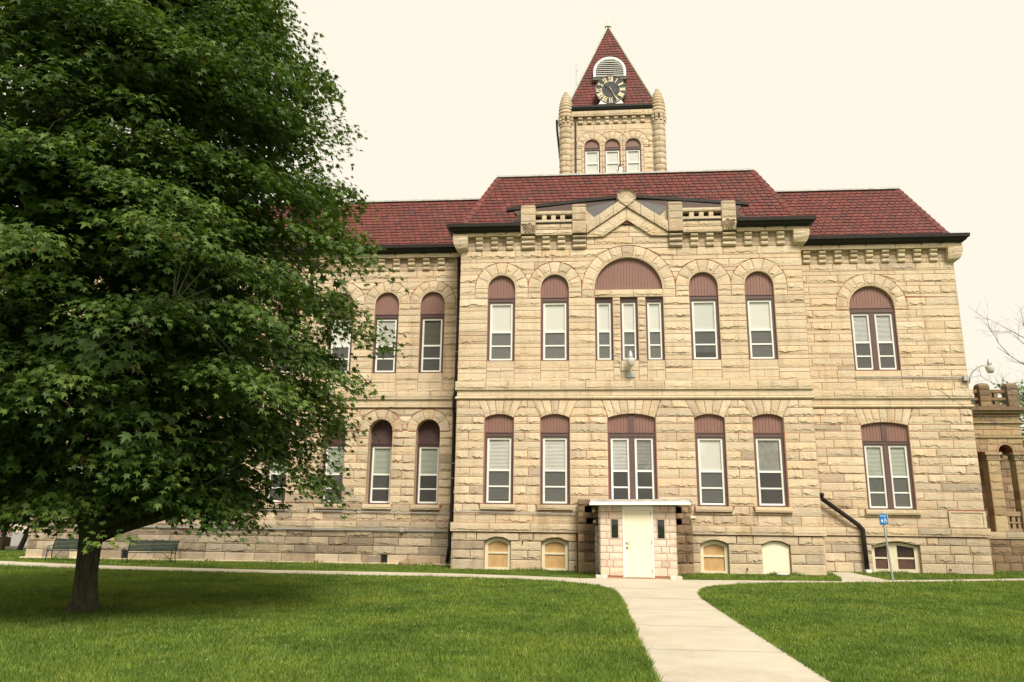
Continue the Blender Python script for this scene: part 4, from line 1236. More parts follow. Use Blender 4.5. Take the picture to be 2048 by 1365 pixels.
# clock
ck, cz, crd = Vector((-.09, 9.62, 24.92)), 24.92, .87
Fc = front(ck.y)
def disc(r_, d0, d1, n=40): return [(ck.x+r_*math.cos(2*math.pi*k/n), cz+r_*math.sin(2*math.pi*k/n)) for k in range(n)]
mb = MB(); mb.prism(disc(crd-.02, 0, 0), 0, -1.0, Fc); clock = mb.build('clock', 'clock_black', house)
mb = MB(); vs = []; fs = []; n = 48
for k in range(n):
    a = 2*math.pi*k/n
    for rr, d in ((crd-.035, .0), (crd-.03, .035), (crd, .035), (crd+.01, -.12)): vs.append(Fc(ck.x+rr*math.cos(a), d, cz+rr*math.sin(a)))
for k in range(n):
    for j in range(3): fs.append((k*4+j, ((k+1) % n)*4+j, ((k+1) % n)*4+j+1, k*4+j+1))
mb.add(vs, fs); mb.build('clock_rim', 'gray_flashing', clock)
ROM = ['XII', 'I', 'II', 'III', 'IIII', 'V', 'VI', 'VII', 'VIII', 'IX', 'X', 'XI']
def strokes(ch):
    if ch == 'I': return .058, [((.029, 0), (.029, 1))]
    if ch == 'V': return .15, [((.03, 1), (.075, 0)), ((.075, 0), (.125, 1))]
    return .15, [((.02, 0), (.13, 1)), ((.13, 0), (.02, 1))]
for hnum, txt in enumerate(ROM):
    th_ = R(90-30*hnum); rad = Vector((math.cos(th_), math.sin(th_))); tan = Vector((math.sin(th_), -math.cos(th_)))
    W = sum(strokes(c_)[0] for c_ in txt); x = -W/2; mb = MB()
    r0, r1 = .50, .78
    for c_ in txt:
        wch, st = strokes(c_)
        for si, (p, q) in enumerate(st):
            wd = .020 if c_ == 'I' or si == (0 if c_ == 'V' else 1) else .011
            a = Vector((ck.x, cz))+tan*(x+p[0])+rad*(r0+(r1-r0)*p[1]); b = Vector((ck.x, cz))+tan*(x+q[0])+rad*(r0+(r1-r0)*q[1])
            dd = (b-a).normalized(); nn = Vector((-dd.y, dd.x))*wd
            mb.prism([tuple(a-nn), tuple(b-nn), tuple(b+nn), tuple(a+nn)], .006+.002*si, .02, Fc)
        x += wch
    for rr in (r0, r1):         # serifs
        a = Vector((ck.x, cz))-tan*(W/2+.004)+rad*rr; b = Vector((ck.x, cz))+tan*(W/2+.004)+rad*rr; nn = rad*.009
        mb.prism([tuple(a-nn), tuple(b-nn), tuple(b+nn), tuple(a+nn)], .004, .018, Fc)
    mb.build('numeral', 'clock_gold', clock)
mb = MB()
for k in range(60):
    if k % 5 == 0: continue
    a = 2*math.pi*k/60; x, z = ck.x+.81*math.cos(a), cz+.81*math.sin(a)
    mb.prism([(x+.013*math.cos(q*math.pi/3), z+.013*math.sin(q*math.pi/3)) for q in range(6)], .002, .012, Fc)
mb.build('minute_dots', 'clock_gold', clock)
def hand(ang, L, wd, d):
    th_ = R(90-ang); v = Vector((math.cos(th_), math.sin(th_))); t_ = Vector((-v.y, v.x)); o = Vector((ck.x, cz)); mb = MB()
    for a, b, w1 in ((-.16, L*.62, wd), (L*.62, L*.70, wd*1.9), (L*.70, L*.84, wd*1.7), (L*.84, L, wd*.7)):
        mb.prism([tuple(o+v*a-t_*w1), tuple(o+v*b-t_*w1*.7), tuple(o+v*b+t_*w1*.7), tuple(o+v*a+t_*w1)], d, d+.012, Fc)
    return mb
hand(154, .66, .022, .05).build('minute_hand', 'clock_hand', clock)
hand(311, .46, .024, .035).build('hour_hand', 'clock_black', clock)
mb = MB(); mb.prism([(ck.x+.045*math.cos(q*math.pi/4), cz+.045*math.sin(q*math.pi/4)) for q in range(8)], .03, .075, Fc); mb.build('hand_hub', 'clock_hand', clock)
MB().box(ck.x-.74, ck.x+.74, 9.58, 10.2, 23.96, 24.03).build('clock_ledge', 'gutter_metal', clock)
for sx in (-1, 1):
    mb = MB(); mb.prism([(ck.x+sx*.68, 24.03), (ck.x+sx*.22, 24.03), (ck.x+sx*.40, 24.12), (ck.x+sx*.56, 24.24)], .06, -.2, Fc); mb.build('clock_cradle', 'white_paint', clock)
# tower downspout, side gutter box, lightning rod
mb = MB(); mb.box(TX-2.03, TX-1.95, Yt-.11, Yt-.03, 15.9, 23.4); mb.build('downspout', 'gutter_metal', house)
mb = MB(); mb.tube([(TX-TH-.42, Yt+.3, 23.45), (TX-TH-.40, Yt+.4, 22.9), (TX-TH-.22, Yt+.45, 21.0)], .06, 8); mb.build('downspout', 'gutter_metal', house)
mb = MB(); mb.tube([(-2.0, 12., 26.0), (-2.0, 12., 28.25)], .012, 6); mb.tube([(-2., 12., 27.6), (-1.88, 12., 27.72)], .014, 6); mb.build('lightning_rod', 'steel', house)
# ------------------------------------------------------------------ entrance vestibule with its stone stair walls
VY = -3.2; Fv = front(VY)
vx0, vx1 = -1.285, 1.125; dx0, dx1 = -.575, .405
mb = MB(); mb.box(vx0, dx0, VY, VY+.2, G+.05, 2.2); mb.box(dx1, vx1, VY, VY+.2, G+.05, 2.2)
mb.box(vx0, vx0+.2, VY+.2, .0, G+.05, 2.2); mb.box(vx1-.2, vx1, VY+.2, .0, G+.05, 2.2)
vest = mb.build('entrance_vestibule', 'mortar', house)
vr = [G+.10, .275, .495, .715, .93, 1.15, 1.365, 1.58, 1.79, 2.005, 2.2]
wl_, wr_ = (-.955, -.69), (.515, .78)
def vblk(xa, xb, z0, z1, fr=Fv):
    P = lambda u, v: (xa+.008+(xb-xa-.016)*u, z0+.008+(z1-z0-.016)*v)
    t = tn(.62, .14)
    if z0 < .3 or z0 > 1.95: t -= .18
    one('concrete_block', rock(fr, P, xb-xa, z1-z0, .018, ledge=.3), 'pink_block', max(0, t), vest)
for i, (z0, z1) in enumerate(zip(vr[:-1], vr[1:])):
    for side, (xa, xb), (oa, ob) in ((-1, (vx0, dx0), wl_), (1, (dx1, vx1), wr_)):
        L = xb-xa
        if 1.15 <= z0 < 1.79:
            segs = [(xa, oa), (ob, xb)]
            for a, b in segs:
                if b-a > .25 and i % 2: 
                    m = a+(b-a)*(.62 if side < 0 else .4); vblk(a, m, z0, z1); vblk(m, b, z0, z1)
                else: vblk(a, b, z0, z1)
        elif i % 2: 
            c1, c2 = (xa+L*.28, xa+L*.56) if side < 0 else (xa+L*.32, xa+L*.68)
            vblk(xa, c1, z0, z1); vblk(c1, c2, z0, z1); vblk(c2, xb, z0, z1)
        else:
            c = xa+L*(.39 if side < 0 else .56); vblk(xa, c, z0, z1); vblk(c, xb, z0, z1)
        for fr, s0, s1 in ((leftw(vx0), .05, -VY) if side < 0 else (rightw(vx1), VY, -.05),):
            s = s0
            while s < s1-.05:
                e = min(s1, s+.42*(.5 if (s == s0 and i % 2) else 1)); 
                if s1-e < .1: e = s1
                vblk(s, e, z0, z1, fr); s = e
for oa, ob in (wl_, wr_):
    mb = MB(); mb.box(oa, ob, VY-.004, VY+.002, 1.16, 1.785); sw = mb.build('side_window', 'black_void', vest)
    mb = MB()
    for xa, xb, za, zb in ((oa, oa+.022, 1.16, 1.785), (ob-.022, ob, 1.16, 1.785), (oa+.022, ob-.022, 1.16, 1.18), (oa+.022, ob-.022, 1.765, 1.785)): mb.box(xa, xb, VY-.018, VY-.004, za, zb)
    mb.build('side_window_frame', 'pink_block', sw)
    MB().box(oa+.022, ob-.022, VY-.010, VY-.007, 1.18, 1.765).build('pane', 'window_glass', sw)
# door
mb = MB(); mb.box(dx0, dx0+.062, VY-.03, VY+.12, G+.05, 2.2); mb.box(dx1-.062, dx1, VY-.03, VY+.12, G+.05, 2.2); mb.box(dx0+.062, dx1-.062, VY-.028, VY+.12, 2.06, 2.2)
mb.box(dx0+.03, dx1-.03, VY-.042, VY-.03, 2.085, 2.17)
mb.build('door_frame', 'white_paint', vest)
door = MB().box(dx0+.065, dx1-.065, VY-.012, VY+.035, G+.065, 2.055).build('door', 'cream_paint', house)
mb = MB(); mb.tube([(dx0+.13, VY-.012, 1.04), (dx0+.13, VY-.05, 1.04)], .026, 10); mb.tube([(dx0+.13, VY-.05, 1.04), (dx0+.24, VY-.05, 1.035)], .010, 8); mb.build('door_handle', 'brass', door)
mb = MB(); mb.lathe([(.0, 0), (.0, .001)], (0, 0, 0), 4) if False else None
mb.tube([(dx0+.14, VY-.012, .885), (dx0+.14, VY-.04, .885)], .034, 12); mb.build('door_lock', 'brass', door)
mb = MB()
for z in (.12, 1.0, 1.9): mb.tube([(dx1-.064, VY-.022, z), (dx1-.064, VY-.022, z+.11)], .011, 8)
mb.build('hinges', 'brass', door)
# step and footing
MB().box(vx0-.02, vx1+.03, VY-.12, VY+.1, G-.1, G+.055, 0, .75).build('door_step', 'brown_sandstone', vest)
for xa, xb in ((vx0-.16, -1.08), (.88, vx1+.12)): block('footing_stone', xa, xb, VY-.16, VY+.3, G-.05, G+.11, .8, vest, 'white_rock', D=.02)
# flat roof with metal edge
mb = MB(); vs = []
mb.add([(-1.60, VY-.28, 2.235), (1.55, VY-.28, 2.27), (1.55, 0, 2.33), (-1.60, 0, 2.295), (-1.60, VY-.28, 2.38), (1.55, VY-.28, 2.415), (1.55, 0, 2.475), (-1.60, 0, 2.44)], [(0, 1, 5, 4), (4, 5, 6, 7), (0, 3, 2, 1), (0, 4, 7, 3), (1, 2, 6, 5)])
vroof = mb.build('vestibule_roof', 'ridge_metal', vest)
mb = MB(); mb.add([(-1.63, VY-.34, 2.20), (1.58, VY-.34, 2.235), (1.58, VY-.34, 2.275), (-1.63, VY-.34, 2.24), (-1.61, VY-.30, 2.27), (1.56, VY-.30, 2.305), (1.56, VY-.285, 2.33), (-1.61, VY-.285, 2.295), (-1.63, VY-.28, 2.195), (1.58, VY-.28, 2.23)], [(0, 1, 2, 3), (3, 2, 5, 4), (4, 5, 6, 7), (8, 9, 1, 0)])
mb.build('roof_edge', 'white_paint', vroof)
# old stair walls left and right, rough brown sandstone, pierced upper courses
for sx in (-1, 1):
    xa, xb = (-2.02, -1.30) if sx < 0 else (1.14, 1.98)
    mb = MB(); mb.box(xa+.02, xb-.02, -.72, .0, G-.2, 1.60); sw = mb.build('stair_wall', 'mortar', house)
    z = G-.05; k = 0
    for z1 in (.30, .63, .95, 1.25, 1.60):
        cuts = [xa, xb] if k % 2 == 0 else [xa, xa+(xb-xa)*(.33 if sx < 0 else .7), xb]
        for a, b in zip(cuts[:-1], cuts[1:]): block('stair_wall_stone', a+.006, b-.006, -.76, -.05, z+.006, z1-.006, tn(.25+.1*(z1 < .4), .12), sw, 'brown_sandstone', D=.07)
        z = z1; k += 1
    for r_, (z0, z1) in enumerate(((1.61, 1.80), (1.80, 2.0), (2.0, 2.22), (2.22, 2.46))):
        x = xa+.0+(.0 if r_ % 2 else .02)
        n = 0
        while x < xb-.08:
            e = min(xb, x+random.uniform(.20, .30))
            if not (r_ in (0, 2) and n == 1): block('stair_wall_stone', x+.005, e-.005, -.74, -.15, z0+.005, z1-.005, tn(.22, .12), sw, 'brown_sandstone', D=.06)
            x = e; n += 1
    MB().box(xa+.05, xb-.05, -.35, .0, 1.6, 2.3).build('stair_wall_back', 'black_void', sw)
mb = MB()           # white mortar smeared on the corner between stair wall and vestibule
for k in range(9): mb.box(-1.42+random.uniform(-.02, .02), -1.29, -.80-random.uniform(0, .05), -.7, G+.0+k*.18, G+.17+k*.18)
mb.build('mortar_smear', 'efflorescence', vest)
for x, z in ((-1.46, 2.05), (-1.44, 1.68)):
    mb = MB(); mb.prism([(x-.05, z-.05), (x+.05, z-.05), (x+.035, z+.06), (x-.035, z+.06)], .0, -.10, front(-1.0)); mb.build('soffit_bracket', 'white_rock', vest)

# ------------------------------------------------------------------ pipes, conduits
def pipe(pts, r_, name='downspout', mat='gutter_metal', n=8, parent=None):
    mb = MB(); mb.tube(pts, r_, n); return mb.build(name, mat, parent or house, smooth=n > 6)
pipe([(-7.09, WB-.10, 12.95), (-7.05, WB-.10, 12.6), (-7.0, WB-.10, 10.0), (-7.03, WB-.10, 6.9), (-7.07, WB-.18, 6.6), (-7.07, WB-.18, 6.1), (-7.05, WB-.11, 5.9), (-7.05, WB-.11, 1.8), (-7.07, WB-.24, 1.55), (-7.08, WB-.24, 1.25), (-7.08, WB-.20, .7), (-7.16, WB-.22, .05)], [.075]*12)
for z in (10.0, 8.5, 6.0, 3.9, 3.3): pipe([(-7.03, WB-.11, z), (-7.03, WB-.11, z+.03)], .092, 'pipe_strap', 'steel')
pipe([(6.66, -.02, 2.72), (7.26, WB-.22, 2.66), (8.55, WB-.22, 1.68), (8.70, WB-.22, 1.50), (8.70, WB-.22, 1.2), (8.74, WB-.2, .05)], .085)
MB().box(8.66, 8.86, WB-.32, WB-.1, G-.02, .06).build('drain_box', 'white_paint', house)
pipe([(-PW, -.08, 1.985), (-2.03, -.08, 1.95)], .016, 'conduit', 'steel', 6)
pipe([(1.98, -.08, 1.86), (2.2, -.08, 1.865)], .028, 'conduit', 'white_paint', 6)
pipe([(-15, WB-.08, 1.99), (-7.1, WB-.08, 1.935)], .018, 'conduit', 'steel', 6)
pipe([(-24, WB-.13, 1.25), (-7.1, WB-.13, 1.245)], .022, 'conduit', 'steel', 6)
MB().box(-9.1, -8.96, WB-.20, WB-.05, 1.19, 1.31).build('junction_box', 'steel', house)
pipe([(9.0, WB-.06, 7.41), (10.8, WB-.06, 7.40), (13.1, WB-.07, 7.35)], .018, 'conduit', 'steel', 6)
MB().box(13.05, 13.22, WB-.16, WB-.02, 7.22, 7.42).build('junction_box', 'steel', house)
for x, y, z in ((-4.02, -.05, .95), (-2.13, -.1, .12), (3.9, -.09, .13), (11.75, WB-.1, .1)):
    mb = MB(); mb.tube([(x, y+.1, z), (x, y-.05, z+.01), (x, y-.07, z-.06)], .022, 8); mb.build('hose_tap', 'gutter_metal', house)
pipe([(3.35, -.03, .0), (3.35, -.03, .80)], .02, 'conduit', 'steel', 6); pipe([(4.42, -.03, .0), (4.42, -.03, .85)], .02, 'conduit', 'steel', 6)

# ------------------------------------------------------------------ brown arcaded side porch behind the right corner
PY = 5.0; Fp = front(PY); px0, px1 = RX, 16.42
mb = MB(); mb.box(px0, px1, PY, PY+4.5, G-.3, 1.45, 0); mb.box(px0, px1+.4, PY+1.7, PY+2.0, 1.0, 6.4, 0); mb.box(px0, px1, PY, PY+4.5, 6.2, 6.4, 0)
ACX = [14.30, 15.70]
sp = [(px0, 4.70), (13.87, 4.70)]
prof = [(px0, 4.70)]
for cx in ACX: prof += [(cx-.29, 4.70)]+[(cx+.29*math.cos(math.pi*(1-k/12)), 4.72+.29*math.sin(math.pi*(1-k/12))) for k in range(13)]+[(cx+.29, 4.70)]
prof += [(px1, 4.70), (px1, 6.2), (px0, 6.2)]
mb.prism(prof, 0, -.45, Fp, 0)
mb.box(px1-.45, px1, PY+.45, PY+4.5, 4.70, 6.2, 0)
porch = mb.build('side_porch', 'mortar', house)
bp = []
for cx in ACX: bp += [b_ring(cx, .36, 4.72, 4.6)]
lay(Fp, px0, px1, [(G-.2, .25, 'rock', .03), (.25, .56, 'rock', .03), (.56, .88, 'rock', .03), (.88, 1.2, 'rock', .03)], [], .18, .05, lambda x, z: .9 if x > 14.4 else .01, 'brown_sandstone', porch, .75)
moulding_run(Fp, px0, px1+.08, 1.2, 1.47, .09, 'porch_plinth', porch, .9, .3); 
lay(Fp, px0, px1, [(4.71, 5.0, 'rock'), (5.0, 5.29, 'rock')], bp, .72, .04, lambda x, z: .9 if x > 14.4 else .01, 'brown_sandstone', porch, .45)
for cx in ACX: round_arch(Fp, cx, 4.72, .285, .36, 1, porch, .8, trim=.07, mat='brown_sandstone')
lay(Fp, px0, px1, [(5.36, 5.62, 'rock'), (5.63, 5.90, 'smooth'), (5.97, 6.17, 'rock')], [], .8, .04, lambda x, z: .9 if x > 14.4 else .01, 'brown_sandstone', porch, .9)
for z0, z1, d, nm in ((5.29, 5.36, .07, 'porch_moulding'), (5.90, 5.965, .09, 'porch_moulding'), (6.18, 6.24, .05, 'porch_moulding'), (6.30, 6.40, .14, 'porch_moulding')):
    MB().box(px0, px1+d, PY-d, PY+4.5, z0, z1, 0, .75).build(nm, 'brown_sandstone', porch)
MB().box(px0, px1+.3, PY-.3, PY+4.5, 6.41, 6.56, 0, .15).build('porch_cornice', 'brown_sandstone', porch)
for cx in (13.55, 15.16, 16.25):
    z = 1.48
    mb = MB(); mb.box(cx-.235, cx+.235, PY-.02, PY+.42, 1.47, 4.36, 0, .4)
    col_ = mb.build('porch_column', 'brown_sandstone', porch)
    k = 0
    while z < 4.3:
        z1 = min(4.36, z+(.62 if k == 0 else .335))
        block('column_stone', cx-.24, cx+.24, PY-.03, PY+.43, z+.006, z1-.006, tn(.72, .16), col_, 'brown_sandstone', D=.04); z = z1; k += 1
    mb = MB(); mb.box(cx-.29, cx+.29, PY-.07, PY+.48, 4.37, 4.41, 0, .8); mb.box(cx-.27, cx+.27, PY-.05, PY+.46, 4.41, 4.58, 0, .55); mb.box(cx-.33, cx+.33, PY-.11, PY+.52, 4.58, 4.69, 0, .75)
    for q in range(7): mb.box(cx-.25+.075*q, cx-.21+.075*q, PY-.075, PY-.05, 4.44, 4.55, 0, .8)
    mb.build('column_capital', 'brown_sandstone', col_)
for cx in (14.36, 15.70):
    MB().box(cx-.55, cx+.31, PY+.05, PY+.3, 2.10, 2.28, 0, .55).build('porch_rail', 'brown_sandstone', porch)
    MB().box(cx-.55, cx+.31, PY+.07, PY+.28, 1.81, 1.87, 0, .45).build('porch_rail', 'brown_sandstone', porch)
    MB().box(cx-.55, cx+.31, PY+.05, PY+.3, 1.47, 1.61, 0, .45).build('porch_rail', 'brown_sandstone', porch)
    for q in range(4):
        x = cx-.45+.22*q
        MB().box(x-.055, x+.055, PY+.09, PY+.26, 1.61, 2.10, 0, .5).build('porch_baluster', 'brown_sandstone', porch)
# inner wall of the porch and the coursed stones on it
lay(front(PY+1.69), px0, px1+.4, [(1.45+.33*k, 1.78+.33*k, 'rock') for k in range(14)], [], .35, .04, lambda x, z: .3, 'brown_sandstone', porch, .6)
for cx in (15.12, 16.24):
    z = 6.57
    for z1 in (6.80, 7.05, 7.30, 7.45):
        block('porch_merlon', cx-.21, cx+.21, PY-.1, PY+.38, z+.004, z1-.004, tn(.22, .08), porch, 'brown_sandstone', D=.03); z = z1
    mb = MB(); mb.lathe([(.30, 0), (.30, .05), (.24, .13), (.10, .17), (0, .175)], (cx, PY+.14, 7.45), 4, 0, .3, R(45), R(405)); mb.build('merlon_cap', 'brown_sandstone', porch)
for z0, z1 in ((6.57, 6.70), (6.87, 6.99), (7.20, 7.33)):
    MB().box(px0, px1, PY+.02, PY+.25, z0, z1, 0, .22).build('parapet_rail', 'brown_sandstone', porch)
for x in (13.6, 14.1, 14.6, 15.62, 16.8):
    if x < px1: MB().box(x-.07, x+.07, PY+.05, PY+.22, 6.70, 7.20, 0, .25).build('parapet_upright', 'brown_sandstone', porch)
block('porch_merlon', 15.5, 15.9, PY+.9, PY+1.3, 6.6, 7.42, .3, porch, 'brown_sandstone')

# ------------------------------------------------------------------ split the coursework: the 300 largest stones and shingles are parts
STONES.sort(key=lambda s_: -s_[0])
rest = {}
for i, (ar, v_, f_, t, mat, wl) in enumerate(STONES):
    if i < 300: one('stone', (v_, f_), mat, t, wl)
    else:
        rest.setdefault('all', MB()).add(v_, f_, 0 if mat == 'sandstone' else 1, t)
rest['all'].build('stonework', ['sandstone', 'brown_sandstone'], house, center=False, kind='stuff')
SHINGLES.sort(key=lambda s_: -s_[0])
mb = MB()
for i, (ar, v_, f_, t) in enumerate(SHINGLES):
    m_ = MB() if i < 300 else mb
    m_.add(v_, f_[:1], 0, t); m_.add(v_, f_[1:], 1, t)
    if i < 300: m_.build('shingle', ['roof_shingle', 'roof_backing'], roof)
mb.build('shingles', ['roof_shingle', 'roof_backing'], house, center=False, kind='stuff')
# ------------------------------------------------------------------ ground, paths
def sheet(name, poly, z, mat, kind='structure', thick=0.):
    mb = MB(); tri = tessellate_polygon([[Vector((x, y, 0)) for x, y in poly]])
    mb.add([(x, y, z) for x, y in poly], [tuple(t) for t in tri])
    if thick:
        n = len(poly); mb.add([(x, y, z) for x, y in poly]+[(x, y, z-thick) for x, y in poly], [(i, (i+1) % n, n+(i+1) % n, n+i) for i in range(n)])
    return mb.build(name, mat, None, center=False, kind=kind)
mb = MB(); mb.add([(-500, -500, G), (500, -500, G), (500, 700, G), (-500, 700, G)], [(0, 1, 2, 3)]); mb.build('lawn_ground', 'lawn', None, kind='structure', center=False)
PATH = [(-40, .2), (-24.47, .05), (-19.68, -1.35), (-16.05, -2.0), (-12.31, -2.3), (-8.88, -2.25), (-6.22, -2.33), (-3.72, -2.85), (-1.87, -3.45), (-1.3, -3.30), (1.2, -3.30), (1.9, -3.25), (4.33, -2.87), (6.30, -2.57),
        (6.75, -1.0), (7.1, 1.0), (7.15, 2.2), (8.15, 2.2), (8.10, .2), (8.05, -1.72), (10.32, -.92), (13.37, .45), (22, 4.5),
        (22, 3.0), (12.68, -.86), (8.94, -2.33), (6.09, -3.33), (4.08, -3.93), (2.76, -4.63), (1.88, -5.55), (1.37, -6.65), (1.06, -8.0), (.95, -9.4), (.93, -11.5), (.94, -14), (.95, -17), (.95, -45),
        (-1.02, -45), (-1.01, -17.47), (-1.0, -14.97), (-.96, -11.2), (-.97, -8.9), (-1.05, -7.67), (-1.38, -6.33), (-2.08, -5.45), (-2.9, -4.75), (-3.9, -4.3), (-5.92, -4.02), (-8.39, -4.0), (-11.67, -3.95), (-15.16, -3.75), (-18.66, -3.35), (-21.9, -2.6), (-26, -1.6), (-40, -.8)]
sheet('path', PATH, G+.02, 'concrete', thick=.06)
mb = MB()       # expansion joints across the walk
for y in (-6.9, -9.6, -12.0, -14.5, -17.1, -19.4): mb.box(-1.0, .93, y, y+.014, G+.021, G+.0225)
mb.box(-1.95, -1.935, -5.4, -3.5, G+.021, G+.024); mb.box(4.1, 4.112, -3.9, -2.95, G+.021, G+.024)
mb.build('path_joints', 'asphalt', None, kind='structure')
sheet('street', [(-160, 13.0), (-29.0, 11.0), (-27.2, 13.0), (-26.6, 40), (-26, 90), (-160, 90)], G+.006, 'asphalt')
sheet('pavement', [(-160, 9.6), (-34, 9.6), (-28.0, 10.2), (-26.0, 12.0), (-25.6, 40), (-26.5, 40), (-27.2, 13.2), (-29.0, 11.6), (-160, 12.9)], G+.10, 'concrete', thick=.14)

# ------------------------------------------------------------------ lawn blades
def inside(poly, X, Y):
    r_ = np.zeros(len(X), bool); n = len(poly)
    for i in range(n):
        x1, y1 = poly[i]; x2, y2 = poly[(i+1) % n]
        if y1 == y2: continue
        c = ((y1 > Y) != (y2 > Y)) & (X < (x2-x1)*(Y-y1)/(y2-y1)+x1)
        r_ ^= c
    return r_
def lawn_mask(X, Y, grow=0.):
    ok = ~inside(PATH, X, Y)
    ok &= ~((np.abs(X) < PW+.05) & (Y > -.08))
    ok &= ~((X > LX-.1) & (X < RX+.05) & (Y > WB-.06))
    ok &= ~((X > vx0-.05) & (X < vx1+.05) & (Y > VY-.1))
    ok &= ~((X > -2.05) & (X < 2.0) & (Y > -.8) & (Y < 1))
    ok &= ~((X > RX-.1) & (X < 16.5) & (Y > PY-.1))
    ok &= ~((Y > 9.5) & (X < -25))
    return ok
N = 1250000
d = 8.6+(38-8.6)*RNG.random(N)**1.0
keep = RNG.random(N) < (8.6/d)**.55
d = d[keep]; ang = R(-5.279)+np.radians(RNG.uniform(-40, 40, len(d)))
X = CAM.x+d*np.sin(ang)/np.cos(ang-R(-5.279)); Y = CAM.y+d*np.cos(ang)/np.cos(ang-R(-5.279))
ok = lawn_mask(X, Y); X, Y, d = X[ok], Y[ok], d[ok]
n = len(X)
tuft = np.sin(X*1.7+np.sin(Y*1.3)*2)*np.cos(Y*1.1+np.sin(X*.9))*.5+.5
h = (.026+.028*RNG.random(n)+.020*tuft*RNG.random(n))*(1+.012*(d-8.6))
edge = np.zeros(n)
wd = (.0035+.003*RNG.random(n))*(d/8.6)**.85
a = RNG.uniform(0, 2*np.pi, n); ln = h*RNG.uniform(.2, .9, n); b = a+RNG.uniform(-1, 1, n)
V = np.empty((n, 3, 3), np.float32)
V[:, 0] = np.stack([X-np.cos(a)*wd, Y-np.sin(a)*wd, np.full(n, G-.003)], 1)
V[:, 1] = np.stack([X+np.cos(a)*wd, Y+np.sin(a)*wd, np.full(n, G-.003)], 1)
V[:, 2] = np.stack([X-np.sin(b)*ln, Y+np.cos(b)*ln, G+h], 1)
tt = np.clip(RNG.normal(.45, .2, n), 0, .92); tt[RNG.random(n) < .025] = 1.
np_mesh('grass', V.reshape(-1, 3), np.arange(3*n).reshape(-1, 3), tt, 'grass_blade', None, kind='stuff')
# longer fringe along the edges of the paths
seg = np.array(PATH); P0 = seg; P1 = np.roll(seg, -1, 0); L = np.linalg.norm(P1-P0, axis=1)
m = 34000; k = RNG.choice(len(L), m, p=L/L.sum()); t = RNG.random(m)
X = P0[k, 0]+(P1[k, 0]-P0[k, 0])*t; Y = P0[k, 1]+(P1[k, 1]-P0[k, 1])*t
nx = (P1[k, 1]-P0[k, 1])/L[k]; ny = -(P1[k, 0]-P0[k, 0])/L[k]
off = np.abs(RNG.normal(0, .05, m))-.012; s1 = inside(PATH, X+nx*.05, Y+ny*.05); sg = np.where(s1, -1, 1)
X = X+nx*sg*off; Y = Y+ny*sg*off
ok = (lawn_mask(X, Y) | inside(PATH, X, Y)) & (Y > -22) & ((np.abs(X) > 1.3) | (Y < -3.6)) & (X > -30) & (X < 16); X, Y = X[ok], Y[ok]; n = len(X)
cl = np.sin(X*3.1+Y*2.3)*np.sin(X*1.3-Y*4.1)*.5+.5
h = .05+.09*RNG.random(n)*cl; a = RNG.uniform(0, 6.28, n); b = RNG.uniform(0, 6.28, n); wd = .006+.005*RNG.random(n); ln = h*RNG.uniform(.3, 1., n)
V = np.empty((n, 3, 3), np.float32)
V[:, 0] = np.stack([X-np.cos(a)*wd, Y-np.sin(a)*wd, np.full(n, G-.003)], 1); V[:, 1] = np.stack([X+np.cos(a)*wd, Y+np.sin(a)*wd, np.full(n, G-.003)], 1)
V[:, 2] = np.stack([X-np.sin(b)*ln, Y+np.cos(b)*ln, G+h], 1)
np_mesh('grass_fringe', V.reshape(-1, 3), np.arange(3*n).reshape(-1, 3), np.clip(RNG.normal(.5, .2, n), 0, .9), 'grass_blade', None, kind='stuff')
# weeds against the walls
m = 9000; xs = RNG.uniform(-24, 13.2, m); base = np.where(np.abs(xs) < PW, -.12, WB-.12)
Y = base-np.abs(RNG.normal(0, .10, m)); ok = lawn_mask(xs, Y); xs, Y = xs[ok], Y[ok]; n = len(xs)
cl = np.clip(np.sin(xs*2.1)*np.sin(xs*.77+1)+.3*np.sin(xs*7), 0, 1); h = .05+.16*RNG.random(n)*cl
a = RNG.uniform(0, 6.28, n); b = RNG.uniform(0, 6.28, n); wd = .008+.012*RNG.random(n); ln = h*RNG.uniform(.2, .8, n)
V = np.empty((n, 3, 3), np.float32)
V[:, 0] = np.stack([xs-np.cos(a)*wd, Y-np.sin(a)*wd, np.full(n, G)], 1); V[:, 1] = np.stack([xs+np.cos(a)*wd, Y+np.sin(a)*wd, np.full(n, G)], 1); V[:, 2] = np.stack([xs-np.sin(b)*ln, Y+np.cos(b)*ln, G+h], 1)
np_mesh('wall_weeds', V.reshape(-1, 3), np.arange(3*n).reshape(-1, 3), np.clip(RNG.normal(.5, .25, n), 0, .9), 'grass_blade', None, kind='stuff')
# clover heads and a few fallen leaves
m = 330; X = RNG.uniform(-9, 9, m); Y = RNG.uniform(-20, -5, m); cl = np.sin(X*1.1+2)*np.sin(Y*.9)+RNG.random(m)*.9; ok = lawn_mask(X, Y) & (cl > .55)
mb = MB()
for x, y in zip(X[ok], Y[ok]):
    r_ = random.uniform(.005, .009); z = G+random.uniform(.05, .085)
    mb.lathe([(0, -r_), (r_, -.2*r_), (r_*.7, r_*.7), (0, r_)], (x, y, z), 5)
mb.build('clover_flowers', 'white_rock', None, kind='stuff')

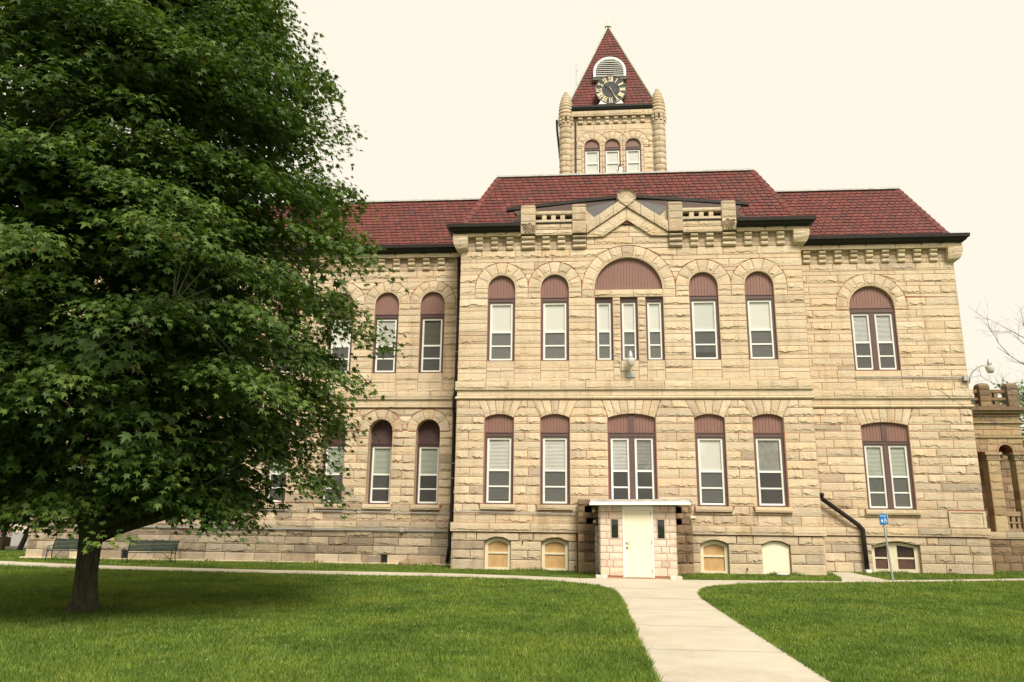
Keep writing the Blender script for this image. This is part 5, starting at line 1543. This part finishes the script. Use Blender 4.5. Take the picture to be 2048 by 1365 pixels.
# ------------------------------------------------------------------ foliage
LEAF = np.array([(0, -.08, 0), (.46, .02, -.07), (.26, .20, .03), (.50, .52, -.10), (.15, .46, .03), (0, .95, -.15), (-.15, .46, .03), (-.50, .52, -.10), (-.26, .20, .03), (-.46, .02, -.07)], np.float32)
LTRI = np.array([(0, 1, 2), (2, 3, 4), (0, 2, 4), (0, 4, 6), (4, 5, 6), (6, 7, 8), (0, 6, 8), (0, 8, 9)], np.int32)
def leaves(pos, tip, nor, size, tint, name, mat, parent, loc, tmpl=LEAF, tri=LTRI):
    n = len(pos)
    tip = tip/np.linalg.norm(tip, axis=1, keepdims=True)
    nor = nor-tip*(nor*tip).sum(1, keepdims=True); nor /= np.linalg.norm(nor, axis=1, keepdims=True)+1e-9
    side = np.cross(tip, nor)
    V = pos[:, None, :]+size[:, None, None]*(tmpl[None, :, 0:1]*side[:, None]+tmpl[None, :, 1:2]*tip[:, None]+tmpl[None, :, 2:3]*nor[:, None])
    k = len(tmpl); F = (tri[None]+(np.arange(n)*k)[:, None, None]).reshape(-1, 3)
    return np_mesh(name, V.reshape(-1, 3), F, np.repeat(tint, len(tri)), mat, parent, loc, kind='stuff')
def nrm(v): return v/(np.linalg.norm(v, axis=-1, keepdims=True)+1e-9)

# big maple
TB = Vector((-11.34, -14.2, G))
maple = thing('maple_tree', tuple(TB), 'big dark green maple in full leaf on the lawn, hiding the left wing', 'tree')
prz = np.array([1.5, 1.9, 2.5, 3.2, 4.2, 5.2, 6.4, 7.3, 7.9, 9.0, 10., 10.7, 11.5, 12.4, 13.2, 14.2, 15.5, 16.5])
prr = np.array([2.4, 3.4, 4.05, 4.6, 5.2, 5.15, 5.3, 4.9, 4.6, 4.9, 4.75, 4.75, 3.7, 3.9, 3.3, 2.8, 1.9, .5])
rg = np.random.default_rng(5)
def shell(n, zlo, zhi):
    z = rg.uniform(zlo, zhi, n*6); w_ = np.interp(z, prz, prr)**1.1; z = z[rg.random(n*6) < w_/w_.max()][:n]
    return z, rg.uniform(0, 2*np.pi, len(z))
# leafy sprays at the ends of the branches, kept apart so that dark gaps stay between them
zc, tc = shell(900, 1.8, 16.2); keepc = []
for i in range(len(zc)):
    r_ = np.interp(zc[i], prz, prr)*.86; p = np.array([math.cos(tc[i])*r_, math.sin(tc[i])*r_, zc[i]*1.15])
    if all(np.linalg.norm(p-q[0]) > 1.15 for q in keepc): keepc.append((p, zc[i], tc[i]))
zz = []; th = []; fr_ = []; cen = []; bright = []
for p, z, t in keepc:
    o = np.array([math.cos(t), math.sin(t), 0]); sd = np.array([-o[1], o[0], 0])
    R0 = np.interp(z, prz, prr)*(1+.07*math.sin(3*t+.9*z)+.07*math.sin(5*t-2.1*z))*rg.uniform(.80, .96)
    bsp = rg.normal(0, .09)
    for k in range(int(rg.integers(6, 10))):
        a_, b_ = rg.normal(-.1, .42), rg.normal(0, .48)
        q = o*(R0+a_)+sd*b_; q[2] = z-.32*max(a_, -.2)-.30*b_*b_+rg.normal(0, .13)
        zz.append(q[2]); th.append(math.atan2(q[1], q[0])); cen.append(q); bright.append(bsp)
nz, nt_ = shell(900, 2.0, 15.8); inner0 = len(zz)
for z, t in zip(nz, nt_):
    R0 = np.interp(z, prz, prr)*rg.uniform(.22, .78); zz.append(z); th.append(t); cen.append(np.array([math.cos(t)*R0, math.sin(t)*R0, z])); bright.append(-.14)  # inner leaves tinted darker: the crown's inner shade put into their colour
zz = np.array(zz); th = np.array(th); cen = np.array(cen); ncl = len(zz)
cen[:, 0] -= .03*zz
out = np.stack([np.cos(th), np.sin(th), np.zeros(ncl)], 1); rad = np.hypot(cen[:, 0], cen[:, 1])
A = []; T = []; Nn = []; S = []; Ti = []
trunk_pt = np.stack([-.03*zz, 0*zz, np.clip(zz-.55*rad, 1.2, 15)], 1)
for i in range(ncl):
    m = int(rg.integers(66, 104)) if i < inner0 else int(rg.integers(48, 70)); o = out[i]; sd = np.array([-o[1], o[0], 0])
    a = np.clip(rg.normal(0, .38, m), -.8, .75); b = np.clip(rg.normal(0, .40, m), -.8, .8)
    sc = (.62+.38*rg.random())*(1.35 if i >= inner0 else 1.)
    drop = .30+.25*rg.random()
    p = cen[i]+(o*a[:, None]+sd*b[:, None])*sc
    p[:, 2] += -drop*(a*.8+.55*(a*a+b*b))*sc+rg.normal(0, .07, m)-(rg.random(m) < .3)*rg.random(m)*.3
    od = nrm(o*(a[:, None]+.55)+sd*b[:, None]*.9)
    tip = nrm(od+np.array([0, 0, -1.])*rg.uniform(.15, 1.0, (m, 1))+rg.normal(0, .35, (m, 3)))
    no = nrm(np.array([0, 0, 1.])*.9+od*.55+rg.normal(0, .38, (m, 3)))
    A.append(p); T.append(tip); Nn.append(no); S.append(rg.uniform(.085, .145, m)*(1.75 if i >= inner0 else 1.))
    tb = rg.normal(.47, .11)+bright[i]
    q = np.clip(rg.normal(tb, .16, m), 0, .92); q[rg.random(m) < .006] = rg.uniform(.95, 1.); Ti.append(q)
A = np.concatenate(A); T = np.concatenate(T); Nn = np.concatenate(Nn); S = np.concatenate(S); Ti = np.concatenate(Ti)
okz = A[:, 2] > 1.45+.25*np.sin(A[:, 0]*2.1)*np.cos(A[:, 1]*1.7)
A, T, Nn, S, Ti = A[okz], T[okz], Nn[okz], S[okz], Ti[okz]
off = np.array(TB)
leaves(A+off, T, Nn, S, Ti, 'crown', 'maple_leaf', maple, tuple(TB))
mb = MB()
tr_p = [(0, 0, -.15), (0, 0, .02), (.0, 0, .25), (-.02, 0, .7), (-.03, .0, 1.2), (-.05, .02, 1.8), (-.08, .03, 3.), (-.12, .05, 5.), (-.2, .05, 8), (-.3, .05, 11), (-.4, .05, 14)]
mb.tube([tuple(Vector(p)+TB) for p in tr_p], [.40, .31, .225, .195, .20, .23, .2, .17, .13, .08, .03], 18)
n0 = len(mb.v)
for i, (x, y, z) in enumerate(mb.v):          # buttressed foot and uneven bark
    dx, dy = x-TB.x, y-TB.y; an = math.atan2(dy, dx); f_ = 1+.05*math.sin(5*an+z*2)+.03*math.sin(11*an-z*3)+(.14*math.sin(4*an+1) if z-TB.z < .2 else 0)
    if z < TB.z+2: mb.v[i] = (TB.x+dx*f_, TB.y+dy*f_, z)
mb.build('trunk', 'bark', maple, smooth=True)
limbs = [(1.35, 25, 3.2, 2.3, .13), (1.45, -20, 3.0, 2.3, .11), (1.5, 150, 4.2, 2.6, .13), (1.7, 250, 4., 2.9, .12), (1.6, 80, 4.2, 2.8, .12)]
for k in range(16): limbs.append((2.2+.7*k, (137.5*k+40) % 360, max(1.2, 4.6-.25*k), 2.2+.7*k+1.6, max(.04, .11-.004*k)))
mb = MB(); tips = []
for z0, an, L_, z1, r_ in limbs:
    a = R(an); o = Vector((math.cos(a), math.sin(a), 0)); st = TB+Vector((-.03*z0, 0, z0))
    pts = [st+o*(L_*t)+Vector((0, 0, (z1-z0)*(t**.75)))+Vector((math.sin(t*5+an)*.12, math.cos(t*4+an)*.12, 0)) for t in (0, .15, .35, .6, .85, 1.)]
    mb.tube([tuple(p) for p in pts], [r_*q for q in (1.15, 1, .8, .55, .3, .12)], 8); tips += pts[1:]
mb.build('limbs', 'bark', maple, smooth=True)
mb = MB(); tp = np.array([tuple(p) for p in tips])
for i in range(0, ncl, 5):
    c = cen[i]+off; j = int(np.argmin(np.linalg.norm(tp-c, axis=1)+.6*(tp[:, 2] > c[2]+.3)))
    p0 = Vector(tp[j]); p1 = Vector(c)
    if (p1-p0).length > 1.9: continue
    mid = (p0+p1)/2+Vector((0, 0, .12))
    mb.tube([tuple(p0), tuple(mid), tuple(p1)], [.016, .010, .004], 5, cap=False)
mb.build('twigs', 'bark', maple, kind='stuff')

def simple_tree(name, base, label, h0, crown, nleaf, trunk_r, mat, lsize=.12, fork=True, seed=3, group=None):
    rg = np.random.default_rng(seed); B = Vector(base)
    t = thing(name, base, label, 'tree', group)
    mb = MB(); mb.tube([tuple(B+Vector(p)) for p in ((0, 0, -.1), (0, 0, h0*.4), (.02, 0, h0), (.05, 0, h0+crown[2]))], [trunk_r*1.3, trunk_r, trunk_r*.8, trunk_r*.2], 10)
    if fork:
        for k in range(5):
            a = k*1.26+.5; o = Vector((math.cos(a), math.sin(a), 0))
            mb.tube([tuple(B+Vector((0, 0, h0*.55))), tuple(B+o*crown[0]*.3+Vector((0, 0, h0+.3))), tuple(B+o*crown[0]*.7+Vector((0, 0, h0+crown[2]*.8)))], [trunk_r*.65, trunk_r*.45, trunk_r*.1], 7)
    mb.build('trunk', 'bark', t, smooth=True)
    nc = max(12, nleaf//70); u = nrm(rg.normal(0, 1, (nc, 3))); rr = rg.random(nc)**.4
    c = u*rr[:, None]*np.array(crown); c[:, 2] += h0+crown[2]
    k = rg.integers(0, nc, nleaf); p = c[k]+rg.normal(0, .26*max(crown)/2, (nleaf, 3))*np.array([1, 1, .55])
    leaves(p+np.array(base), nrm(rg.normal(0, 1, (nleaf, 3))+np.array([0, 0, -.5])), nrm(rg.normal(0, .6, (nleaf, 3))+np.array([0, 0, 1.])), rg.uniform(.7, 1.3, nleaf)*lsize, np.clip(rg.normal(.5, .25, nleaf), 0, 1), 'crown', mat, t, base)
    return t
simple_tree('street_tree', (-31.2, 9.0, G), 'small bright green tree with forked trunk at the street edge beyond the left wing', 1.5, (2.6, 2.6, 1.9), 6000, .11, 'bright_leaf', .17)
simple_tree('garden_tree', (24.5, 22, G), 'pale green tree standing beyond the brown side porch', 3.0, (4., 4., 3.8), 5000, .22, 'bright_leaf', .24, seed=8)

QUAD = np.array([(-.5, 0, 0), (.5, 0, 0), (.4, .9, -.1), (-.4, .9, -.1)], np.float32); QTRI = np.array([(0, 1, 2), (0, 2, 3)], np.int32)
# bare tree beside the right wing: only its twigs reach into the picture
bt0 = Vector((13.9, -3.0, G)); bare = thing('bare_tree', tuple(bt0), 'leafless tree with thin dark twigs reaching in front of the brown side porch', 'tree')
mb = MB(); mb.tube([tuple(bt0+Vector(p)) for p in ((0, 0, -.1), (0, 0, .5), (.05, 0, 2.), (.0, .05, 4), (-.05, .1, 6.5), (0, .1, 9.5))], [.2, .16, .14, .12, .08, .02], 10); mb.build('trunk', 'twig_bark', bare, smooth=True)
rb = random.Random(4); mb = MB()
def branch(p, dr, L_, r_, dep):
    pts = [p]; d_ = dr.normalized(); n = 5
    for k in range(n):
        d_ = (d_+Vector((rb.uniform(-.28, .28), rb.uniform(-.28, .28), rb.uniform(-.22, .26)))).normalized(); pts.append(pts[-1]+d_*(L_/n))
    mb.tube([tuple(q) for q in pts], [r_*(1-.8*k/n) for k in range(n+1)], 5, cap=False)
    if dep > 0:
        for k in range(3 if dep > 1 else 3):
            q = pts[rb.randint(1, n)]; s_ = (d_+Vector((rb.uniform(-.9, .9), rb.uniform(-.9, .9), rb.uniform(-.6, .8)))).normalized()
            branch(q, s_, L_*rb.uniform(.4, .65), r_*.5, dep-1)
for k in range(7):
    z = 3.4+.6*k; branch(bt0+Vector((0, .05, z)), Vector((-1, rb.uniform(-.5, .5), rb.uniform(-.1, .5))), rb.uniform(1.9, 2.8), .026, 4)
for k in range(10):
    z = 3.3+.55*k; a = rb.uniform(-1.3, 1.3); branch(bt0+Vector((0, .05, z)), Vector((math.cos(a), math.sin(a), .4)), 2.2, .035, 2)
mb.build('branches', 'twig_bark', bare, kind='stuff')

# ------------------------------------------------------------------ benches
def bench(loc, rotz, label):
    b = thing('park_bench', loc, label, 'bench', 'green metal benches by the wall')
    def part(name, mb):
        me = mb.mesh(name, ['bench_green']); o = bpy.data.objects.new(name, me); COL.objects.link(o); o.parent = b; return o
    L_ = 1.85
    for k in range(6):
        y = -.22+.075*k; part('seat_slat', MB().box(-L_/2, L_/2, y-.022, y+.022, .405, .420))
    for k in range(8):
        z = .47+.05*k; y = .20+.085*(k/7)**1.3*1.6+(.03 if k == 7 else 0); mb = MB(); mb.box(-L_/2, L_/2, y-.006, y+.008, z-.0215, z+.0215); part('back_slat', mb)
    for x in (-L_/2+.03, 0, L_/2-.03):
        part('seat_frame', MB().tube([(x, -.25, .40), (x, .16, .395), (x, .20, .46), (x, .28, .75), (x, .34, .86), (x, .38, .87)], .014, 6))
    for x in (-L_/2+.03, L_/2-.03):
        part('leg', MB().tube([(x, -.24, .40), (x, -.25, .2), (x, -.29, 0)], .018, 6))
        part('leg', MB().tube([(x, .17, .40), (x, .15, .25), (x, .24, .06), (x, .27, 0)], .018, 6))
        part('brace', MB().tube([(x*.95, .2, .06), (x*.55, -.02, .39)], .010, 6))
        ring = [(x, -.20+.085*math.cos(t*.62+1.8), .505+.085*math.sin(t*.62+1.8)) for t in range(11)]
        part('arm_scroll', MB().tube(ring, .013, 6))
        part('armrest', MB().tube([(x, -.14, .57), (x, .0, .60), (x, .23, .60)], .012, 6))
    b.rotation_euler = (0, 0, rotz)
    return b
bench((-18.28, .15, G), R(8), 'green slatted metal bench standing clear against the left wing wall, not covered by the trunk')
bench((-21.75, .75, G), R(10), 'green slatted metal bench half hidden behind the maple trunk')

# ------------------------------------------------------------------ accessible entrance sign
def text_mesh(body, size, name, mat, fr, x, z, d, parent, width=None):
    cu = bpy.data.curves.new(name, 'FONT'); cu.body = body; cu.size = size; cu.align_x = 'CENTER'; cu.extrude = .001; cu.offset = size*.012
    to = bpy.data.objects.new(name, cu); COL.objects.link(to); bpy.context.view_layer.update()
    me = bpy.data.meshes.new_from_object(to.evaluated_get(bpy.context.evaluated_depsgraph_get())); bpy.data.objects.remove(to)
    xs = [v.co.x for v in me.vertices]; k = width/(max(xs)-min(xs)) if width else 1.
    for v in me.vertices:
        v.co = Vector(fr(x+v.co.x*k, d+v.co.z, z+v.co.y))
    me.materials.append(MATS[mat]); me.attributes.new('tint', 'FLOAT', 'FACE')
    o = bpy.data.objects.new(name, me); COL.objects.link(o); o.parent = parent; return o
sb = Vector((7.88, -2.59, G)); sign = thing('accessible_entrance_sign', tuple(sb), 'blue and white wheelchair entrance sign on a leaning steel post', 'sign')
tilt = Matrix.Rotation(R(-5.2), 4, 'Y') @ Matrix.Rotation(R(3), 4, 'X')
def ps(name, mb, mat, **kw):
    me = mb.mesh(name, [mat] if isinstance(mat, str) else mat); o = bpy.data.objects.new(name, me); COL.objects.link(o); o.parent = sign; return o
ps('post', MB().tube([(0, 0, -.3), (0, 0, 1.84)], .031, 10), 'steel')
ps('plate', MB().box(-.115, .125, -.045, -.033, 1.80, 2.12), 'sign_blue')
ps('plate_back', MB().box(-.10, .16, -.033, .05, 1.79, 2.125), 'steel')
fs_ = front(-.045)
text_mesh('ENTRANCE', .05, 'lettering', 'sign_white', fs_, .005, 2.045, .001, sign, .19)
mb = MB(); f = lambda x, z: fs_(x, .003, z)
mb.prism([(-.09, 1.915), (-.03, 1.98), (-.03, 1.85)], .001, .003, fs_)
ps('arrow', mb, 'sign_white')
mb = MB(); mb.prism([(.045+.014*math.cos(q*.785), 1.99+.014*math.sin(q*.785)) for q in range(8)], .001, .003, fs_)
for p, q, w1 in (((.045, 1.972), (.045, 1.915), .010), ((.045, 1.945), (.078, 1.945), .006), ((.045, 1.915), (.085, 1.915), .009), ((.085, 1.917), (.098, 1.865), .008)):
    p, q = Vector(p), Vector(q); n_ = Vector((-(q-p).y, (q-p).x)).normalized()*w1; mb.prism([tuple(p-n_), tuple(q-n_), tuple(q+n_), tuple(p+n_)], .001, .003, fs_)
n = 18
for k in range(n-4):
    a0, a1 = R(70+k*18), R(70+(k+1)*18); c_ = Vector((.05, 1.888))
    mb.prism([tuple(c_+Vector((math.cos(a), math.sin(a)))*r_) for a, r_ in ((a0, .036), (a1, .036), (a1, .048), (a0, .048))], .001, .003, fs_)
ps('wheelchair_symbol', mb, 'sign_white')
sign.matrix_world = Matrix.Translation(sb) @ tilt

# ------------------------------------------------------------------ lamps on the building
lp = thing('wall_lamp', (0, -.03, 7.1), 'white yard lamp with clear bowl mounted over the entrance', 'lamp')
mb = MB(); mb.box(-.16, .16, -.06, -.012, 7.0, 7.17); mb.build('mounting_plate', 'steel', lp)
mb = MB(); mb.tube([(0, -.06, 6.95), (0, -.30, 7.05), (0, -.32, 7.2), (0, -.32, 7.42)], .022, 8); mb.build('arm', 'steel', lp)
mb = MB(); mb.lathe([(.0, 7.36), (.10, 7.37), (.14, 7.42), (.155, 7.56), (.165, 7.63), (.14, 7.66), (.08, 7.67)], (0, -.32, 0), 18); mb.build('bowl', 'lamp_globe', lp, smooth=True)
mb = MB(); mb.lathe([(.085, 7.66), (.09, 7.70), (.085, 7.86), (.05, 7.88)], (0, -.32, 0), 14); mb.build('housing', 'steel', lp, smooth=True)
mb = MB(); mb.lathe([(.045, 7.87), (.05, 7.91), (.03, 7.95), (0, 7.955)], (0, -.32, 0), 10); mb.build('photocell', 'cream_frame', lp, smooth=True)
mb = MB(); mb.tube([(-.02, -.06, 7.24), (-.15, -.035, 7.25), (-.36, -.03, 7.26), (-.38, -.03, 7.35), (-.38, -.03, 7.82), (-.48, -.03, 7.86), (-.62, -.03, 7.86)], .014, 6); mb.build('conduit', 'steel', lp)
lp2 = thing('gooseneck_lamp', (13.2, WB-.1, 7.2), 'yard lamp on a curved grey arm at the corner of the right wing', 'lamp')
mb = MB(); mb.tube([(13.24, WB-.12, 7.12), (13.27, WB-.16, 7.35), (13.36, WB-.22, 7.55), (13.55, WB-.3, 7.72), (13.75, WB-.34, 7.79), (13.92, WB-.36, 7.83)], .028, 8); mb.build('arm', 'ridge_metal', lp2, smooth=True)
c = (13.96, WB-.36, 0)
mb = MB(); mb.lathe([(.06, 7.74), (.085, 7.79), (.08, 7.93), (.045, 7.96), (.045, 8.02), (0, 8.03)], c, 14); mb.build('housing', 'steel', lp2, smooth=True)
mb = MB(); mb.lathe([(.02, 7.47), (.10, 7.48), (.135, 7.56), (.175, 7.72), (.16, 7.745), (.06, 7.75)], c, 18); mb.build('bowl', 'lamp_globe', lp2, smooth=True)

# ------------------------------------------------------------------ small things
sir = thing('roof_siren', (-.12, 2.2, RZ+.03), 'white siren drum with black bracket on the roof ridge below the tower windows', 'siren')
mb = MB(); mb.lathe([(.09, RZ), (.10, RZ+.5), (.13, RZ+.62), (.12, RZ+.75), (.0, RZ+.76)], (-.12, 2.2, 0), 14); mb.build('drum', 'white_paint', sir, smooth=True)
mb = MB(); mb.tube([(-.17, 2.08, RZ+.62), (-.14, 2.06, RZ+.82), (.06, 2.06, RZ+.84)], .025, 6); mb.build('bracket', 'gutter_metal', sir)
rk = MB(); rk.lathe([(0, 0), (.10, .01), (.12, .05), (.08, .10), (0, .12)], (5.05, -.28, G), 7)
rk.v = [(5.05+(x-5.05)*1.9, y, z+random.uniform(-.01, .01)) for x, y, z in rk.v]
rk.build('rock', 'white_rock', None, label='small white rock on the grass under the boarded cream opening', cat='rock')
sk = MB(); vs_ = []
sk.lathe([(0, -.05), (.26, -.02), (.28, .10), (.2, .2), (0, .22)], (-8.7, WB-.3, G), 10)
sk.v = [(-8.7+(x+8.7)*1.35, y+.0, z+random.uniform(-.03, .03)) for x, y, z in sk.v]
sk.build('boulder', 'brown_sandstone', None, label='low dark stone lying at the foot of the left wing beside the vent hole', cat='rock')
# left edge: planter, leaning post, far building
pl = thing('flower_planter', (-33.0, 10.6, G+.1), 'pink flowers in a dark planter by the street', 'planter')
MB().box(-34.2, -32.3, 10.3, 11.0, G+.1, .5).build('box', 'planter_brown', pl)
m = 500; p = np.stack([RNG.uniform(-34.2, -32.3, m), RNG.uniform(10.2, 11.1, m), .5+.35*RNG.random(m)], 1)
leaves(p, nrm(RNG.normal(0, 1, (m, 3))), nrm(RNG.normal(0, 1, (m, 3))), np.full(m, .10), np.full(m, .5), 'flowers', 'flower_pink', pl, (-33, 10.6, .5))
po = thing('leaning_post', (-30.35, 9.3, G), 'dark leaning post with a pale cap box beside the small tree', 'post')
mb = MB(); mb.tube([(-30.5, 9.3, G-.1), (-29.9, 9.3, 1.5)], .13, 8); mb.build('shaft', 'gutter_metal', po)
mb = MB(); mb.tube([(-29.9, 9.3, 1.5), (-29.85, 9.3, 1.85)], .22, 8); mb.build('cap', 'pale_stucco', po)
mb = MB(); mb.tube([(-29.8, 9.4, 1.8), (-29.6, 9.4, 3.6)], .07, 8); mb.build('pole', 'gutter_metal', po)
fb = thing('shop_building', (-62, 46, G), 'pale flat-roofed building far across the street', 'building')
MB().box(-90, -34, 46, 60, G, 7.5).build('wall', 'pale_stucco', fb)
MB().box(-90.2, -33.8, 45.8, 60.2, 7.5, 7.9).build('roof_edge', 'ridge_metal', fb)
for k in range(9):
    x = -86+k*5.6; w_ = MB().box(x, x+3.2, 45.93, 46.02, .6, 3.0).build('window', 'far_glass', fb)
    MB().box(x-.1, x+3.3, 45.9, 46.0, 3.02, 3.2).build('lintel', 'ridge_metal', w_)
# trees on the far side of the lawn, behind the viewpoint: the window panes mirror them
def mirror_tree(base, hgt, rad, seed, label):
    rg = np.random.default_rng(seed); t = thing('shade_tree', base, label, 'tree', 'shade trees mirrored in the windows')
    B = Vector(base); mb = MB(); mb.tube([tuple(B), tuple(B+Vector((.1, 0, hgt*.4))), tuple(B+Vector((0, 0, hgt*.9)))], [.4, .3, .08], 10); mb.build('trunk', 'bark', t, smooth=True)
    n = 5000; nc = 90; u = nrm(rg.normal(0, 1, (nc, 3)))*rg.random((nc, 1))**.4; c = u*np.array([rad, rad, hgt*.36]); c[:, 2] += hgt*.62
    p = c[rg.integers(0, nc, n)]+rg.normal(0, .5, (n, 3))
    leaves(p+np.array(base), nrm(rg.normal(0, 1, (n, 3))), nrm(rg.normal(0, .6, (n, 3))+np.array([0, 0, 1.])), rg.uniform(.3, .6, n), np.clip(rg.normal(.5, .25, n), 0, 1), 'crown', 'far_leaf', t, base, QUAD, QTRI)
for i, (x, y, h_, r_) in enumerate(((-9, -66, 11, 4.5), (5, -70, 9, 5), (16, -64, 12, 5), (30, -68, 10, 5), (-24, -68, 12, 5))):
    mirror_tree((x, y, G), h_, r_, 20+i, 'dark leafy shade tree across the lawn from the courthouse front')
